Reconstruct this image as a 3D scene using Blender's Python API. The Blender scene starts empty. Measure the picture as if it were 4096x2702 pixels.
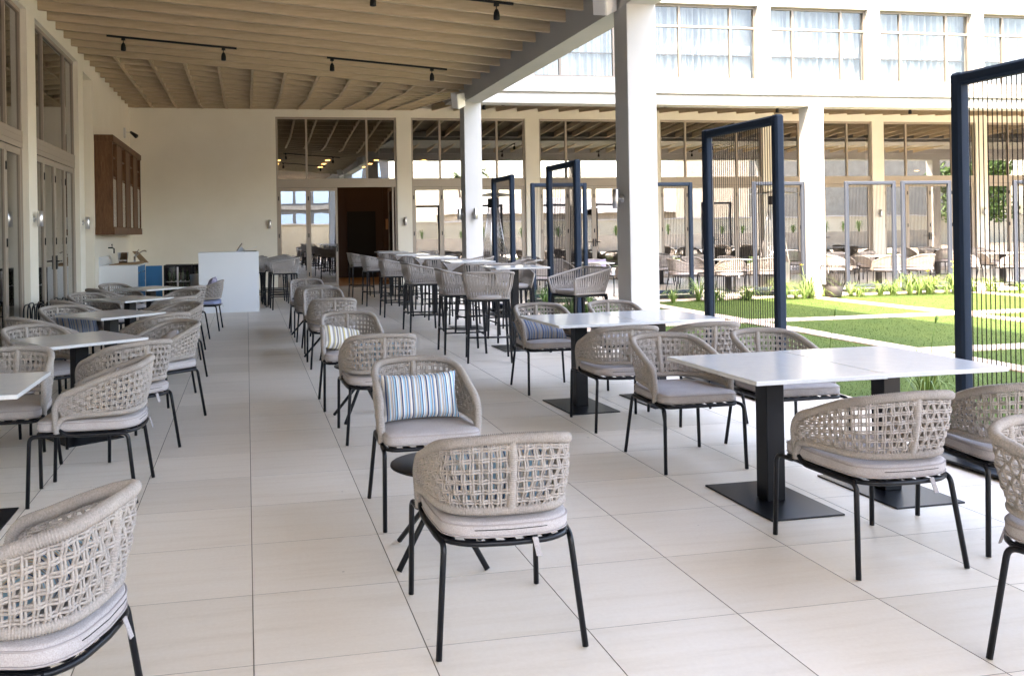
import bpy, math, random
import numpy as np
from mathutils import Matrix, Vector
random.seed(7); rng = np.random.RandomState(7)
R = math.radians
scene = bpy.context.scene
COL = scene.collection

# ---------------------------------------------------------------- camera
CAMH = 1.463
YAW, ROLL = 0.1911, 0.0165
cam = bpy.data.cameras.new('camera'); camo = bpy.data.objects.new('camera', cam); COL.objects.link(camo)
cam.sensor_width = 36.0; cam.sensor_fit = 'HORIZONTAL'
cam.lens = 3558.33 / 4096 * 36
cam.shift_x = (2048 - 1675.2) / 4096
cam.shift_y = -(1351 - 925.68) / 4096
cam.clip_start = 0.05; cam.clip_end = 600
camo.matrix_world = Matrix.Translation((0, 0, CAMH)) @ Matrix.Rotation(-YAW, 4, 'Z') @ Matrix.Rotation(math.pi/2, 4, 'X') @ Matrix.Rotation(-ROLL, 4, 'Z')
scene.camera = camo

# ---------------------------------------------------------------- sky, sun, exposure
SDX, SDY = 0.38, 0.518                       # sunlight moves this far in x, y for each metre down
s_el = math.atan2(1, math.hypot(SDX, SDY))
s_az = math.atan2(-SDX, -SDY)                # azimuth of the sun itself, from +Y towards +X
world = bpy.data.worlds.new('World'); scene.world = world; world.use_nodes = True
wn = world.node_tree.nodes; wl = world.node_tree.links
bg = wn['Background']; sky = wn.new('ShaderNodeTexSky'); sky.sky_type = 'NISHITA'
sky.sun_disc = False; sky.sun_elevation = s_el; sky.sun_rotation = s_az
sky.air_density = 1.0; sky.dust_density = 3.0; sky.ozone_density = 1.0
wl.new(sky.outputs[0], bg.inputs[0]); bg.inputs[1].default_value = 0.15
sun = bpy.data.lights.new('sun', 'SUN'); suno = bpy.data.objects.new('sun', sun); COL.objects.link(suno)
sun.energy = 2.0; sun.angle = R(0.53); sun.color = (1.0, 0.95, 0.87)
suno.rotation_euler = Vector((SDX, SDY, -1)).to_track_quat('-Z', 'Y').to_euler()
suno.location = (-8, -8, 30)
vs = scene.view_settings
vs.view_transform = 'Standard'; vs.look = 'None'; vs.gamma = 1.0; vs.use_curve_mapping = False
vs.exposure = 4.12
if hasattr(vs, 'use_white_balance'):
    vs.use_white_balance = True; vs.white_balance_temperature = 7800; vs.white_balance_tint = 14
cy = scene.cycles
cy.use_denoising = True
try: cy.denoiser = 'OPENIMAGEDENOISE'
except Exception: pass
cy.max_bounces = 9; cy.diffuse_bounces = 6; cy.glossy_bounces = 4; cy.transmission_bounces = 6; cy.transparent_max_bounces = 12
cy.caustics_reflective = False; cy.caustics_refractive = False
cy.sample_clamp_indirect = 8.0

# ---------------------------------------------------------------- materials
MATS = {}
def mat(name, base=(0.5,0.5,0.5), rough=0.6, metal=0.0, spec=0.5, build=None):
    m = bpy.data.materials.new(name); m.use_nodes = True
    nt = m.node_tree; b = nt.nodes['Principled BSDF']
    b.inputs['Base Color'].default_value = (*base, 1); b.inputs['Roughness'].default_value = rough
    b.inputs['Metallic'].default_value = metal
    b.inputs['Specular IOR Level'].default_value = spec
    if build: build(nt, b)
    MATS[name] = m
    return m
def N(nt, t, **kw):
    n = nt.nodes.new(t)
    for k, v in kw.items(): setattr(n, k, v)
    return n
def ramp(nt, fac, stops, interp='LINEAR'):
    r = N(nt, 'ShaderNodeValToRGB'); e = r.color_ramp.elements; r.color_ramp.interpolation = interp
    while len(e) < len(stops): e.new(0.5)
    for el, (p, c) in zip(e, stops): el.position = p; el.color = (*c, 1)
    nt.links.new(fac, r.inputs[0]); return r.outputs[0]
def coords(nt, kind='Object', scale=(1,1,1), rand=False):
    if kind == 'World': o = N(nt, 'ShaderNodeNewGeometry').outputs['Position']
    else: o = N(nt, 'ShaderNodeTexCoord').outputs[kind]
    if rand:
        oi = N(nt, 'ShaderNodeObjectInfo'); mu = N(nt, 'ShaderNodeVectorMath', operation='SCALE')
        cb = N(nt, 'ShaderNodeCombineXYZ'); nt.links.new(oi.outputs['Random'], cb.inputs[0]); nt.links.new(oi.outputs['Random'], cb.inputs[1])
        mu.inputs['Scale'].default_value = 37.0; nt.links.new(cb.outputs[0], mu.inputs[0])
        ad = N(nt, 'ShaderNodeVectorMath', operation='ADD'); nt.links.new(o, ad.inputs[0]); nt.links.new(mu.outputs[0], ad.inputs[1]); o = ad.outputs[0]
    mp = N(nt, 'ShaderNodeMapping'); mp.inputs['Scale'].default_value = scale; nt.links.new(o, mp.inputs[0]); return mp.outputs[0]
def noise(nt, vec, scale, detail=4, rough=0.55, dist=0.0):
    n = N(nt, 'ShaderNodeTexNoise'); n.inputs['Scale'].default_value = scale; n.inputs['Detail'].default_value = detail
    n.inputs['Roughness'].default_value = rough; n.inputs['Distortion'].default_value = dist
    nt.links.new(vec, n.inputs['Vector']); return n.outputs['Fac']
def bump(nt, b, h, strength=0.2, dist=0.01):
    bp = N(nt, 'ShaderNodeBump'); bp.inputs['Strength'].default_value = strength; bp.inputs['Distance'].default_value = dist
    nt.links.new(h, bp.inputs['Height']); nt.links.new(bp.outputs[0], b.inputs['Normal'])
def mixc(nt, fac, a, c, mode='MIX'):
    m = N(nt, 'ShaderNodeMix', data_type='RGBA', blend_type=mode)
    if isinstance(fac, (int, float)): m.inputs[0].default_value = fac
    else: nt.links.new(fac, m.inputs[0])
    for i, v in ((6, a), (7, c)):
        if isinstance(v, tuple): m.inputs[i].default_value = (*v, 1)
        else: nt.links.new(v, m.inputs[i])
    return m.outputs[2]

def b_tile(nt, b):
    v = coords(nt, 'World', (0.9, 9.0, 1), rand=True)
    a = noise(nt, v, 1.6, 6, 0.6, 0.3)
    c = ramp(nt, a, [(0.22, (0.67,0.585,0.485)), (0.48, (0.755,0.675,0.58)), (0.78, (0.79,0.725,0.645))])
    v2 = coords(nt, 'World', (1,1,1), rand=True)
    f = noise(nt, v2, 55, 3, 0.7)
    c = mixc(nt, 0.12, c, ramp(nt, f, [(0.3, (0.33,0.29,0.25)), (0.7, (0.66,0.63,0.60))]))
    oi = N(nt, 'ShaderNodeObjectInfo')
    c = mixc(nt, 1.0, c, ramp(nt, oi.outputs['Random'], [(0, (0.91,0.90,0.885)), (1, (1.03,1.03,1.03))]), 'MULTIPLY')
    nt.links.new(c, b.inputs['Base Color'])
    st = noise(nt, coords(nt, 'World', (1,1,1)), 1.1, 6, 0.75, 0.6)
    c = mixc(nt, ramp(nt, st, [(0.56, (0,0,0)), (0.78, (0.45,0.45,0.45))]), c, (0.56,0.50,0.43))
    sp = noise(nt, coords(nt, 'World', (1,1,1)), 17, 2, 0.4)
    c = mixc(nt, ramp(nt, sp, [(0.775, (0,0,0)), (0.80, (0.6,0.6,0.6))]), c, (0.33,0.28,0.23))
    nt.links.new(c, b.inputs['Base Color'])
    rr = N(nt, 'ShaderNodeMapRange'); rr.inputs[3].default_value = 0.34; rr.inputs[4].default_value = 0.5; nt.links.new(a, rr.inputs[0]); nt.links.new(rr.outputs[0], b.inputs['Roughness'])
    bump(nt, b, f, 0.04, 0.003)
mat('tile', rough=0.42, spec=0.45, build=b_tile)
mat('grout', (0.20,0.17,0.14), 0.95, spec=0.1)
def b_paint(c1, c2, s=1.2):
    def f(nt, b):
        v = coords(nt, 'World'); a = noise(nt, v, s, 5, 0.6)
        nt.links.new(ramp(nt, a, [(0.3, c1), (0.7, c2)]), b.inputs['Base Color'])
        bump(nt, b, noise(nt, v, 90, 3), 0.08, 0.004)
    return f
mat('wall_cream', rough=0.85, spec=0.2, build=b_paint((0.79,0.745,0.65), (0.83,0.79,0.70)))
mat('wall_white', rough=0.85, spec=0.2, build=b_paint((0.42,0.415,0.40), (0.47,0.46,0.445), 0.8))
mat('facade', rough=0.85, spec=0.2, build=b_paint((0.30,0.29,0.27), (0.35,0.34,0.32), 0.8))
def b_slat(nt, b):
    v = coords(nt, 'World', (1.5, 1.5, 14), rand=True)
    a = noise(nt, v, 2.2, 5, 0.6)
    nt.links.new(ramp(nt, a, [(0.3, (0.47,0.37,0.25)), (0.7, (0.58,0.465,0.33))]), b.inputs['Base Color'])
mat('slat_wood', rough=0.7, spec=0.25, build=b_slat)
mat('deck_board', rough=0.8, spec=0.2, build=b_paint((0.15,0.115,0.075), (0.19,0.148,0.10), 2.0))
mat('frame_taupe', (0.34,0.285,0.235), 0.45, 0.15)
mat('frame_upper', (0.15,0.13,0.11), 0.5)
mat('black_metal', (0.0035,0.0042,0.0065), 0.34, 0.0, 0.28)
mat('black_matte', (0.006,0.006,0.007), 0.6, spec=0.3)
mat('steel', (0.62,0.62,0.63), 0.28, 1.0)
mat('chrome', (0.75,0.75,0.76), 0.12, 1.0)
def b_rope(nt, b):
    v = coords(nt, 'Object', (1,1,1)); a = noise(nt, v, 160, 3, 0.6); d = noise(nt, v, 6, 3)
    c = ramp(nt, a, [(0.3, (0.275,0.248,0.226)), (0.7, (0.405,0.37,0.338))])
    c = mixc(nt, 1.0, c, ramp(nt, d, [(0.3, (0.9,0.9,0.92)), (0.7, (1.05,1.03,1.0))]), 'MULTIPLY')
    nt.links.new(c, b.inputs['Base Color']); bump(nt, b, a, 0.25, 0.002)
mat('rope_taupe', rough=0.85, spec=0.15, build=b_rope)
def b_fab(c1, c2):
    def f(nt, b):
        v = coords(nt, 'Object'); a = noise(nt, v, 260, 2, 0.7); d = noise(nt, coords(nt, 'Object', (1,1,1), rand=True), 7, 4)
        c = ramp(nt, a, [(0.3, c1), (0.7, c2)])
        c = mixc(nt, 1.0, c, ramp(nt, d, [(0.3, (0.9,0.9,0.9)), (0.7, (1.04,1.04,1.04))]), 'MULTIPLY')
        nt.links.new(c, b.inputs['Base Color']); bump(nt, b, mixc(nt, 0.75, a, d), 0.35, 0.012)
    return f
mat('seat_fabric', rough=0.92, spec=0.1, build=b_fab((0.335,0.305,0.298), (0.475,0.44,0.432)))
mat('piping', (0.33,0.30,0.295), 0.9, spec=0.1)
mat('grey_fabric', rough=0.92, spec=0.1, build=b_fab((0.30,0.28,0.28), (0.42,0.39,0.39)))
mat('violet_fabric', rough=0.92, spec=0.1, build=b_fab((0.25,0.22,0.29), (0.34,0.31,0.40)))
mat('blue_fabric', rough=0.92, spec=0.1, build=b_fab((0.20,0.24,0.38), (0.28,0.33,0.50)))
def b_stripe(pal):
    def f(nt, b):
        v = coords(nt, 'Object')
        sx = N(nt, 'ShaderNodeSeparateXYZ'); nt.links.new(v, sx.inputs[0])
        m = N(nt, 'ShaderNodeMath', operation='MULTIPLY_ADD'); m.inputs[1].default_value = 7.5; m.inputs[2].default_value = 50.13; nt.links.new(sx.outputs[0], m.inputs[0])
        fr = N(nt, 'ShaderNodeMath', operation='FRACT'); nt.links.new(m.outputs[0], fr.inputs[0])
        k = len(pal); rs = random.Random(3); ws = [rs.uniform(0.5, 1.6) for _ in pal]; tot = sum(ws); acc = 0; stops = []
        for w, c in zip(ws, pal): stops.append((acc/tot, c)); acc += w
        c = ramp(nt, fr.outputs[0], stops, 'CONSTANT')
        a = noise(nt, v, 240, 2, 0.7)
        c = mixc(nt, 0.15, c, ramp(nt, a, [(0.3, (0.25,0.25,0.25)), (0.7, (0.8,0.8,0.8))]), 'OVERLAY')
        nt.links.new(c, b.inputs['Base Color']); bump(nt, b, a, 0.2, 0.003)
    return f
W_, LB, BL, NV, GY, TN = (0.66,0.65,0.62), (0.26,0.46,0.62), (0.08,0.22,0.42), (0.035,0.07,0.16), (0.28,0.27,0.27), (0.42,0.37,0.31)
mat('stripe_blue', rough=0.9, spec=0.1, build=b_stripe([LB,W_,NV,LB,GY,W_,BL,TN,W_,LB,GY,NV,W_,TN,BL,W_,GY,LB,W_,NV,TN,W_]))
DT, DL = (0.22,0.205,0.195), (0.16,0.20,0.27)
mat('stripe_dark', rough=0.9, spec=0.1, build=b_stripe([GY,DL,NV,DT,GY,DL,(0.30,0.28,0.26),DT,DL,NV,DT,GY,(0.10,0.14,0.22),DT,DL,NV]))
mat('stripe_yellow', rough=0.9, spec=0.1, build=b_stripe([W_,(0.50,0.42,0.18),GY,W_,TN,(0.45,0.38,0.20),W_,DT,W_,(0.55,0.48,0.26),GY,W_]))
def b_quartz(nt, b):
    v = coords(nt, 'World'); a = noise(nt, v, 9, 8, 0.7, 1.2); f = noise(nt, v, 130, 2, 0.7)
    c = ramp(nt, a, [(0.28, (0.49,0.50,0.52)), (0.42, (0.55,0.555,0.56)), (0.8, (0.60,0.60,0.60))])
    c = mixc(nt, 0.08, c, ramp(nt, f, [(0.35, (0.45,0.46,0.48)), (0.65, (0.9,0.9,0.9))]))
    nt.links.new(c, b.inputs['Base Color'])
mat('quartz', rough=0.16, spec=0.55, build=b_quartz)
mat('quartz_panel', (0.74,0.77,0.80), 0.3, spec=0.5)
def b_ropeblue(nt, b):
    v = coords(nt, 'Object', (1,1,1)); w = N(nt, 'ShaderNodeTexWave'); w.bands_direction = 'Z'; w.inputs['Scale'].default_value = 55; w.inputs['Distortion'].default_value = 1.0
    nt.links.new(v, w.inputs[0])
    nt.links.new(ramp(nt, w.outputs['Fac'], [(0.1, (0.0035,0.009,0.019)), (0.7, (0.008,0.021,0.042))]), b.inputs['Base Color'])
    bump(nt, b, w.outputs['Fac'], 0.5, 0.004)
mat('rope_navy', rough=0.7, spec=0.25, build=b_ropeblue)
def b_ropenavy_sunlit(nt, b):
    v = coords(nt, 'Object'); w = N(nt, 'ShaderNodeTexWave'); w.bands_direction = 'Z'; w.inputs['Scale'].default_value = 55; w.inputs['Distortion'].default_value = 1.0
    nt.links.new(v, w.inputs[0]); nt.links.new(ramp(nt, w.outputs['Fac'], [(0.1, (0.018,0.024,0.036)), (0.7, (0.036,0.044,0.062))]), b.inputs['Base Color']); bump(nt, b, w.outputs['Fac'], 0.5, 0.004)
mat('rope_navy_sunlit', rough=0.7, spec=0.25, build=b_ropenavy_sunlit)  # lighter copy of the navy rope, sunlight put into its colour
mat('string_dark', (0.016,0.013,0.012), 0.8, spec=0.1)
def b_wood(nt, b):
    v = coords(nt, 'World', (3, 3, 0.5)); a = noise(nt, v, 6, 7, 0.65, 0.8)
    nt.links.new(ramp(nt, a, [(0.3, (0.085,0.038,0.018)), (0.55, (0.15,0.072,0.034)), (0.75, (0.21,0.115,0.06))]), b.inputs['Base Color'])
mat('cabinet_wood', rough=0.55, spec=0.3, build=b_wood)
mat('dark_wood', (0.045,0.020,0.011), 0.5, spec=0.3)
mat('interior_floor', (0.34,0.22,0.12), 0.4)
mat('interior_dark', (0.30,0.26,0.21), 0.9, spec=0.1)
mat('cooler_blue', (0.03,0.19,0.38), 0.5)
mat('bottle_green', (0.03,0.06,0.02), 0.15, spec=0.6)
mat('cardboard', (0.33,0.22,0.13), 0.9, spec=0.1)
mat('white_plastic', (0.74,0.74,0.73), 0.4)
mat('curtain', rough=0.9, spec=0.05, build=b_paint((0.24,0.27,0.30), (0.34,0.37,0.40), 3.0))
def b_glass(tint, refl):
    def f(nt, b):
        nt.nodes.remove(b); out = nt.nodes['Material Output']
        tr = N(nt, 'ShaderNodeBsdfTransparent'); tr.inputs[0].default_value = (*tint, 1)
        gl = N(nt, 'ShaderNodeBsdfGlossy'); gl.inputs['Roughness'].default_value = 0.0; gl.inputs[0].default_value = (0.96,0.97,1,1)
        fa = N(nt, 'ShaderNodeLayerWeight'); fa.inputs[0].default_value = 0.5
        lw = N(nt, 'ShaderNodeMath', operation='POWER'); lw.inputs[1].default_value = 4.0; nt.links.new(fa.outputs['Facing'], lw.inputs[0])
        ad = N(nt, 'ShaderNodeMath', operation='MULTIPLY_ADD'); ad.inputs[1].default_value = 1.0; ad.inputs[2].default_value = refl; ad.use_clamp = True
        nt.links.new(lw.outputs[0], ad.inputs[0])
        v = coords(nt, 'World'); n = noise(nt, v, 0.9, 2); bp = N(nt, 'ShaderNodeBump'); bp.inputs['Strength'].default_value = 0.02; bp.inputs['Distance'].default_value = 0.05
        nt.links.new(n, bp.inputs['Height']); nt.links.new(bp.outputs[0], gl.inputs['Normal'])
        mx = N(nt, 'ShaderNodeMixShader'); nt.links.new(ad.outputs[0], mx.inputs[0]); nt.links.new(tr.outputs[0], mx.inputs[1]); nt.links.new(gl.outputs[0], mx.inputs[2]); nt.links.new(mx.outputs[0], out.inputs[0])
    return f
mat('glass', build=b_glass((0.62,0.61,0.56), 0.42))
mat('glass_dark', build=b_glass((0.5,0.49,0.45), 0.12))
mat('glass_clear', build=b_glass((0.93,0.95,0.95), 0.03))
def b_grass(nt, b):
    v = coords(nt, 'World'); a = noise(nt, v, 40, 4, 0.7); d = noise(nt, v, 1.3, 3)
    c = ramp(nt, a, [(0.3, (0.040,0.066,0.016)), (0.7, (0.062,0.096,0.027))])
    c = mixc(nt, 1.0, c, ramp(nt, d, [(0.3, (0.85,0.9,0.85)), (0.7, (1.15,1.08,1.0))]), 'MULTIPLY')
    nt.links.new(c, b.inputs['Base Color']); bump(nt, b, a, 0.3, 0.012)
mat('lawn', rough=0.9, spec=0.1, build=b_grass)
def b_blade(c1, c2):
    def f(nt, b):
        gi = N(nt, 'ShaderNodeNewGeometry')
        nt.links.new(ramp(nt, gi.outputs['Random Per Island'], [(0, c1), (1, c2)]), b.inputs['Base Color'])
        b.inputs['Subsurface Weight'].default_value = 0.0
    return f
mat('grass_blade', rough=0.7, spec=0.2, build=b_blade((0.042,0.070,0.018), (0.064,0.098,0.028)))
mat('leaf_green', rough=0.5, spec=0.3, build=b_blade((0.07,0.13,0.025), (0.16,0.22,0.06)))
mat('leaf_dark', rough=0.6, spec=0.2, build=b_blade((0.03,0.07,0.015), (0.09,0.15,0.035)))
mat('petal_yellow', (0.75,0.55,0.05), 0.6)
def b_stone(nt, b):
    v = coords(nt, 'World'); a = noise(nt, v, 5, 6, 0.65); d = noise(nt, v, 60, 3)
    c = ramp(nt, a, [(0.3, (0.42,0.33,0.26)), (0.7, (0.56,0.46,0.38))]); c = mixc(nt, 0.15, c, ramp(nt, d, [(0.3, (0.3,0.24,0.2)), (0.7, (0.66,0.58,0.5))]))
    nt.links.new(c, b.inputs['Base Color']); bump(nt, b, a, 0.2, 0.01)
mat('path_stone', rough=0.85, spec=0.2, build=b_stone)
mat('bounce_paving_pale', rough=0.85, spec=0.2, build=b_paint((0.55,0.50,0.44), (0.62,0.57,0.51), 2))
mat('concrete', rough=0.9, spec=0.15, build=b_paint((0.22,0.20,0.17), (0.29,0.27,0.23), 2))
mat('garden_wall', rough=0.9, spec=0.15, build=b_paint((0.42,0.38,0.29), (0.5,0.46,0.36), 1))
mat('ground_dry', rough=0.95, spec=0.1, build=b_paint((0.26,0.22,0.17), (0.34,0.29,0.23), 0.4))
mat('office_grey', (0.10,0.098,0.095), 0.7)
mat('office_glass', (0.35,0.48,0.60), 0.15, spec=0.8)
mat('bark', (0.17,0.125,0.09), 0.9)
mat('roof_grey', (0.30,0.30,0.30), 0.7)
mat('charcoal', (0.014,0.011,0.010), 0.7)
def b_emit(col, st):
    def f(nt, b):
        b.inputs['Emission Color'].default_value = (*col, 1); b.inputs['Emission Strength'].default_value = st
    return f
mat('lamp_warm', (0.9,0.7,0.4), 0.5, build=b_emit((1.0,0.58,0.24), 1.8))
mat('screen_dark', (0.01,0.012,0.016), 0.12, spec=0.6)
mat('sign_plaque', (0.40,0.20,0.09), 0.5)
mat('sign_white', (0.8,0.78,0.72), 0.5)
mat('terracotta', (0.30,0.13,0.08), 0.8)

# ---------------------------------------------------------------- mesh helpers
class MB:
    def __init__(s): s.v = []; s.f = []; s.n = 0; s.sm = []
    def add(s, verts, faces, smooth=False):
        o = s.n; s.v.append(np.asarray(verts, float).reshape(-1, 3)); s.n += len(s.v[-1])
        for f in faces: s.f.append(tuple(i + o for i in f)); s.sm.append(smooth)
        return s
    def box(s, x0, x1, y0, y1, z0, z1):
        return s.add([(x0,y0,z0),(x1,y0,z0),(x1,y1,z0),(x0,y1,z0),(x0,y0,z1),(x1,y0,z1),(x1,y1,z1),(x0,y1,z1)],
                     [(0,3,2,1),(4,5,6,7),(0,1,5,4),(1,2,6,5),(2,3,7,6),(3,0,4,7)])
    def hexa(s, p):   # 8 points: bottom loop then top loop
        return s.add(p, [(0,3,2,1),(4,5,6,7),(0,1,5,4),(1,2,6,5),(2,3,7,6),(3,0,4,7)])
    def bbox(s, x0, x1, y0, y1, z0, z1, b=0.004):   # box with chamfered edges
        m = MB()
        xs, ys, zs = (x0, x1), (y0, y1), (z0, z1); V = []; idx = {}
        for i in (0, 1):
            for j in (0, 1):
                for k in (0, 1):
                    for a in range(3):
                        p = [xs[i] + (b if i == 0 else -b), ys[j] + (b if j == 0 else -b), zs[k] + (b if k == 0 else -b)]
                        p[a] = (xs[i], ys[j], zs[k])[a]
                        idx[(i,j,k,a)] = len(V); V.append(p)
        F = []
        for a in range(3):
            for sd in (0, 1):
                o = [t for t in range(3) if t != a]; q = []
                for (u, w) in ((0,0),(1,0),(1,1),(0,1)):
                    c = [0,0,0]; c[a] = sd; c[o[0]] = u; c[o[1]] = w; q.append(idx[(*c, a)])
                flip = (sd == 0) ^ (a == 1)
                F.append(tuple(q[::-1]) if flip else tuple(q))
        for a in range(3):                       # edge strips along axis a
            o = [t for t in range(3) if t != a]
            for u in (0, 1):
                for w in (0, 1):
                    c0 = [0,0,0]; c0[o[0]] = u; c0[o[1]] = w; c1 = list(c0); c1[a] = 1
                    F.append((idx[(*c0, o[0])], idx[(*c1, o[0])], idx[(*c1, o[1])], idx[(*c0, o[1])]))
        for i in (0, 1):
            for j in (0, 1):
                for k in (0, 1): F.append((idx[(i,j,k,0)], idx[(i,j,k,1)], idx[(i,j,k,2)]))
        return s.add(V, F)
    def tube(s, path, r, sides=8, closed=False, cap=True, smooth=True, squash=None):
        P = np.asarray(path, float); n = len(P)
        if closed: T = np.roll(P, -1, 0) - np.roll(P, 1, 0)
        else: T = np.gradient(P, axis=0)
        T /= np.maximum(np.linalg.norm(T, axis=1, keepdims=True), 1e-9)
        rad = np.full(n, r, float) if np.isscalar(r) else np.asarray(r, float)
        u = np.cross(T[0], (0,0,1.0))
        if np.linalg.norm(u) < 1e-3: u = np.cross(T[0], (0,1.0,0))
        u /= np.linalg.norm(u); ang = np.arange(sides) * 2 * np.pi / sides
        V = np.zeros((n, sides, 3))
        for i in range(n):
            u = u - T[i] * np.dot(u, T[i]); u /= max(np.linalg.norm(u), 1e-9); w = np.cross(T[i], u)
            V[i] = P[i] + rad[i] * (np.cos(ang)[:,None] * u + np.sin(ang)[:,None] * w)
        F = []
        m = n if closed else n - 1
        for i in range(m):
            a = i * sides; c = ((i + 1) % n) * sides
            for k in range(sides): F.append((a+k, a+(k+1)%sides, c+(k+1)%sides, c+k))
        if cap and not closed: F.append(tuple(range(sides))[::-1]); F.append(tuple((n-1)*sides + k for k in range(sides)))
        return s.add(V, F, smooth)
    def lathe(s, prof, seg=24, c=(0,0), smooth=True):
        V = []; F = []; n = len(prof)
        for i in range(seg):
            a = 2*math.pi*i/seg
            for (r, z) in prof: V.append((c[0]+r*math.cos(a), c[1]+r*math.sin(a), z))
        for i in range(seg):
            j = (i+1) % seg
            for k in range(n-1): F.append((i*n+k, j*n+k, j*n+k+1, i*n+k+1))
        return s.add(V, F, smooth)
    def mesh(s, name):
        me = bpy.data.meshes.new(name)
        V = np.concatenate(s.v) if s.v else np.zeros((0,3))
        me.from_pydata(V.tolist(), [], s.f)
        me.polygons.foreach_set('use_smooth', s.sm)
        me.update(); return me
    def build(s, name, material, parent=None, kind=None):
        return obj(name, s.mesh(name), material, parent, kind)
def obj(name, me, material, parent=None, kind=None, loc=None, rz=None):
    if material and not me.materials: me.materials.append(MATS[material])
    o = bpy.data.objects.new(name, me); COL.objects.link(o)
    if parent is not None: o.parent = parent
    if kind: o['kind'] = kind
    if loc is not None: o.location = loc
    if rz is not None: o.rotation_euler[2] = rz
    return o
def tag(o, label, cat, group=None):
    o['label'] = label; o['category'] = cat
    if group: o['group'] = group
    return o
def thing(name, label, cat, loc=(0,0,0), rz=0.0, group=None):
    o = bpy.data.objects.new(name, None); COL.objects.link(o); o.empty_display_size = 0.1
    o.location = loc; o.rotation_euler[2] = rz
    return tag(o, label, cat, group)
def dup(root, loc, rz, label=None, group=None):
    r = root.copy(); COL.objects.link(r); r.location = loc; r.rotation_euler[2] = rz
    if label: r['label'] = label
    if group: r['group'] = group
    for ch in root.children:
        c = ch.copy(); COL.objects.link(c); c.parent = r
        for g in ch.children:
            d = g.copy(); COL.objects.link(d); d.parent = c
    return r
def spline(pts, n, closed=False):
    P = np.asarray(pts, float); m = len(P)
    if not closed: P = np.vstack([2*P[0]-P[1], P, 2*P[-1]-P[-2]]); segs = m - 1
    else: P = np.vstack([P[-1], P, P[0], P[1]]); segs = m
    out = []
    ts = np.linspace(0, segs, n, endpoint=not closed)
    for t in ts:
        i = min(int(t), segs-1); f = t - i; p0, p1, p2, p3 = P[i], P[i+1], P[i+2], P[i+3]
        out.append(0.5*((2*p1) + (-p0+p2)*f + (2*p0-5*p1+4*p2-p3)*f*f + (-p0+3*p1-3*p2+p3)*f**3))
    return np.array(out)
def resample(P, n):
    P = np.asarray(P); d = np.r_[0, np.cumsum(np.linalg.norm(np.diff(P, axis=0), axis=1))]
    t = np.linspace(0, d[-1], n); return np.stack([np.interp(t, d, P[:,k]) for k in range(3)], 1), d[-1]
def fillet(pts, r, k=5):
    P = [np.asarray(p, float) for p in pts]; out = [P[0]]
    for i in range(1, len(P)-1):
        a, b, c = P[i-1], P[i], P[i+1]; u = (a-b)/np.linalg.norm(a-b); w = (c-b)/np.linalg.norm(c-b)
        d = min(r, 0.45*np.linalg.norm(a-b), 0.45*np.linalg.norm(c-b)); p, q = b+u*d, b+w*d
        for t in np.linspace(0, 1, k): out.append((1-t)**2*p + 2*t*(1-t)*b + t*t*q)
    out.append(P[-1]); return np.array(out)

# ================================================================ ground, floor, lawn
gp = MB().add([(-150,-150,-0.14),(200,-150,-0.14),(200,200,-0.14),(-150,200,-0.14)], [(0,1,2,3)]).build('ground', 'ground_dry', kind='structure')

XB0, XB1 = 4.23, 4.58          # beam and column line of the near wing
YB0, YB1 = 16.99, 17.35        # beam and column line of the far wing
XL, YF = -2.95, 24.1           # left wall face, far wall face
YE = -3.4                       # open end of the verandah roof, behind the camera
floor = MB().box(-3.05, 4.80, -6.0, 24.15, -0.13, -0.0022).build('floor', 'grout', kind='structure')
tile_mb = MB().box(-0.2980, 0.2980, -0.2987, 0.2987, -0.0021, 0.0); tile_me = tile_mb.mesh('tile'); tile_me.materials.append(MATS['tile']); tile_me.materials.append(MATS['grout'])
for p in tile_me.polygons: p.material_index = 0 if p.normal.z > 0.5 else 1
def edge_tiles(o):
    o.data.materials.append(MATS['grout'])
    for p in o.data.polygons: p.material_index = 0 if p.normal.z > 0.5 else 1
cells = []
for i in range(-5, 8):
    for j in range(-3, 36):
        xc, yc = 0.6*i + 0.3, 3.079 + 0.6*j - 0.3
        cells.append((xc, yc))
def score(c):
    z = c[0]*math.sin(YAW) + c[1]*math.cos(YAW); x = c[0]*math.cos(YAW) - c[1]*math.sin(YAW)
    if z < 1.2: return 1e9 + abs(z)
    u = x/z
    return z if -0.55 < u < 0.74 else z + 400
cells.sort(key=score)
for c in cells[:296]:
    obj('tile', tile_me, None, floor, loc=(c[0], c[1], 0))
rest = MB()
for c in cells[296:]: rest.box(c[0]-0.2980, c[0]+0.2980, c[1]-0.2987, c[1]+0.2987, -0.0021, 0.0)
edge_tiles(rest.build('tile', 'tile', floor, 'stuff'))
# far terrace floor
ter = MB().box(4.80, 32, 17.0, 24.15, -0.13, -0.0022).build('terrace_floor', 'grout', kind='structure')
rest = MB()
for i in range(8, 46):
    for j in range(0, 12): rest.box(0.6*i+0.0016, 0.6*i+0.5984, 17.0+0.6*j+0.001, min(17.0+0.6*j+0.599, 24.14), -0.0021, 0.0)
edge_tiles(rest.build('tile', 'tile', ter, 'stuff'))

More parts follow.
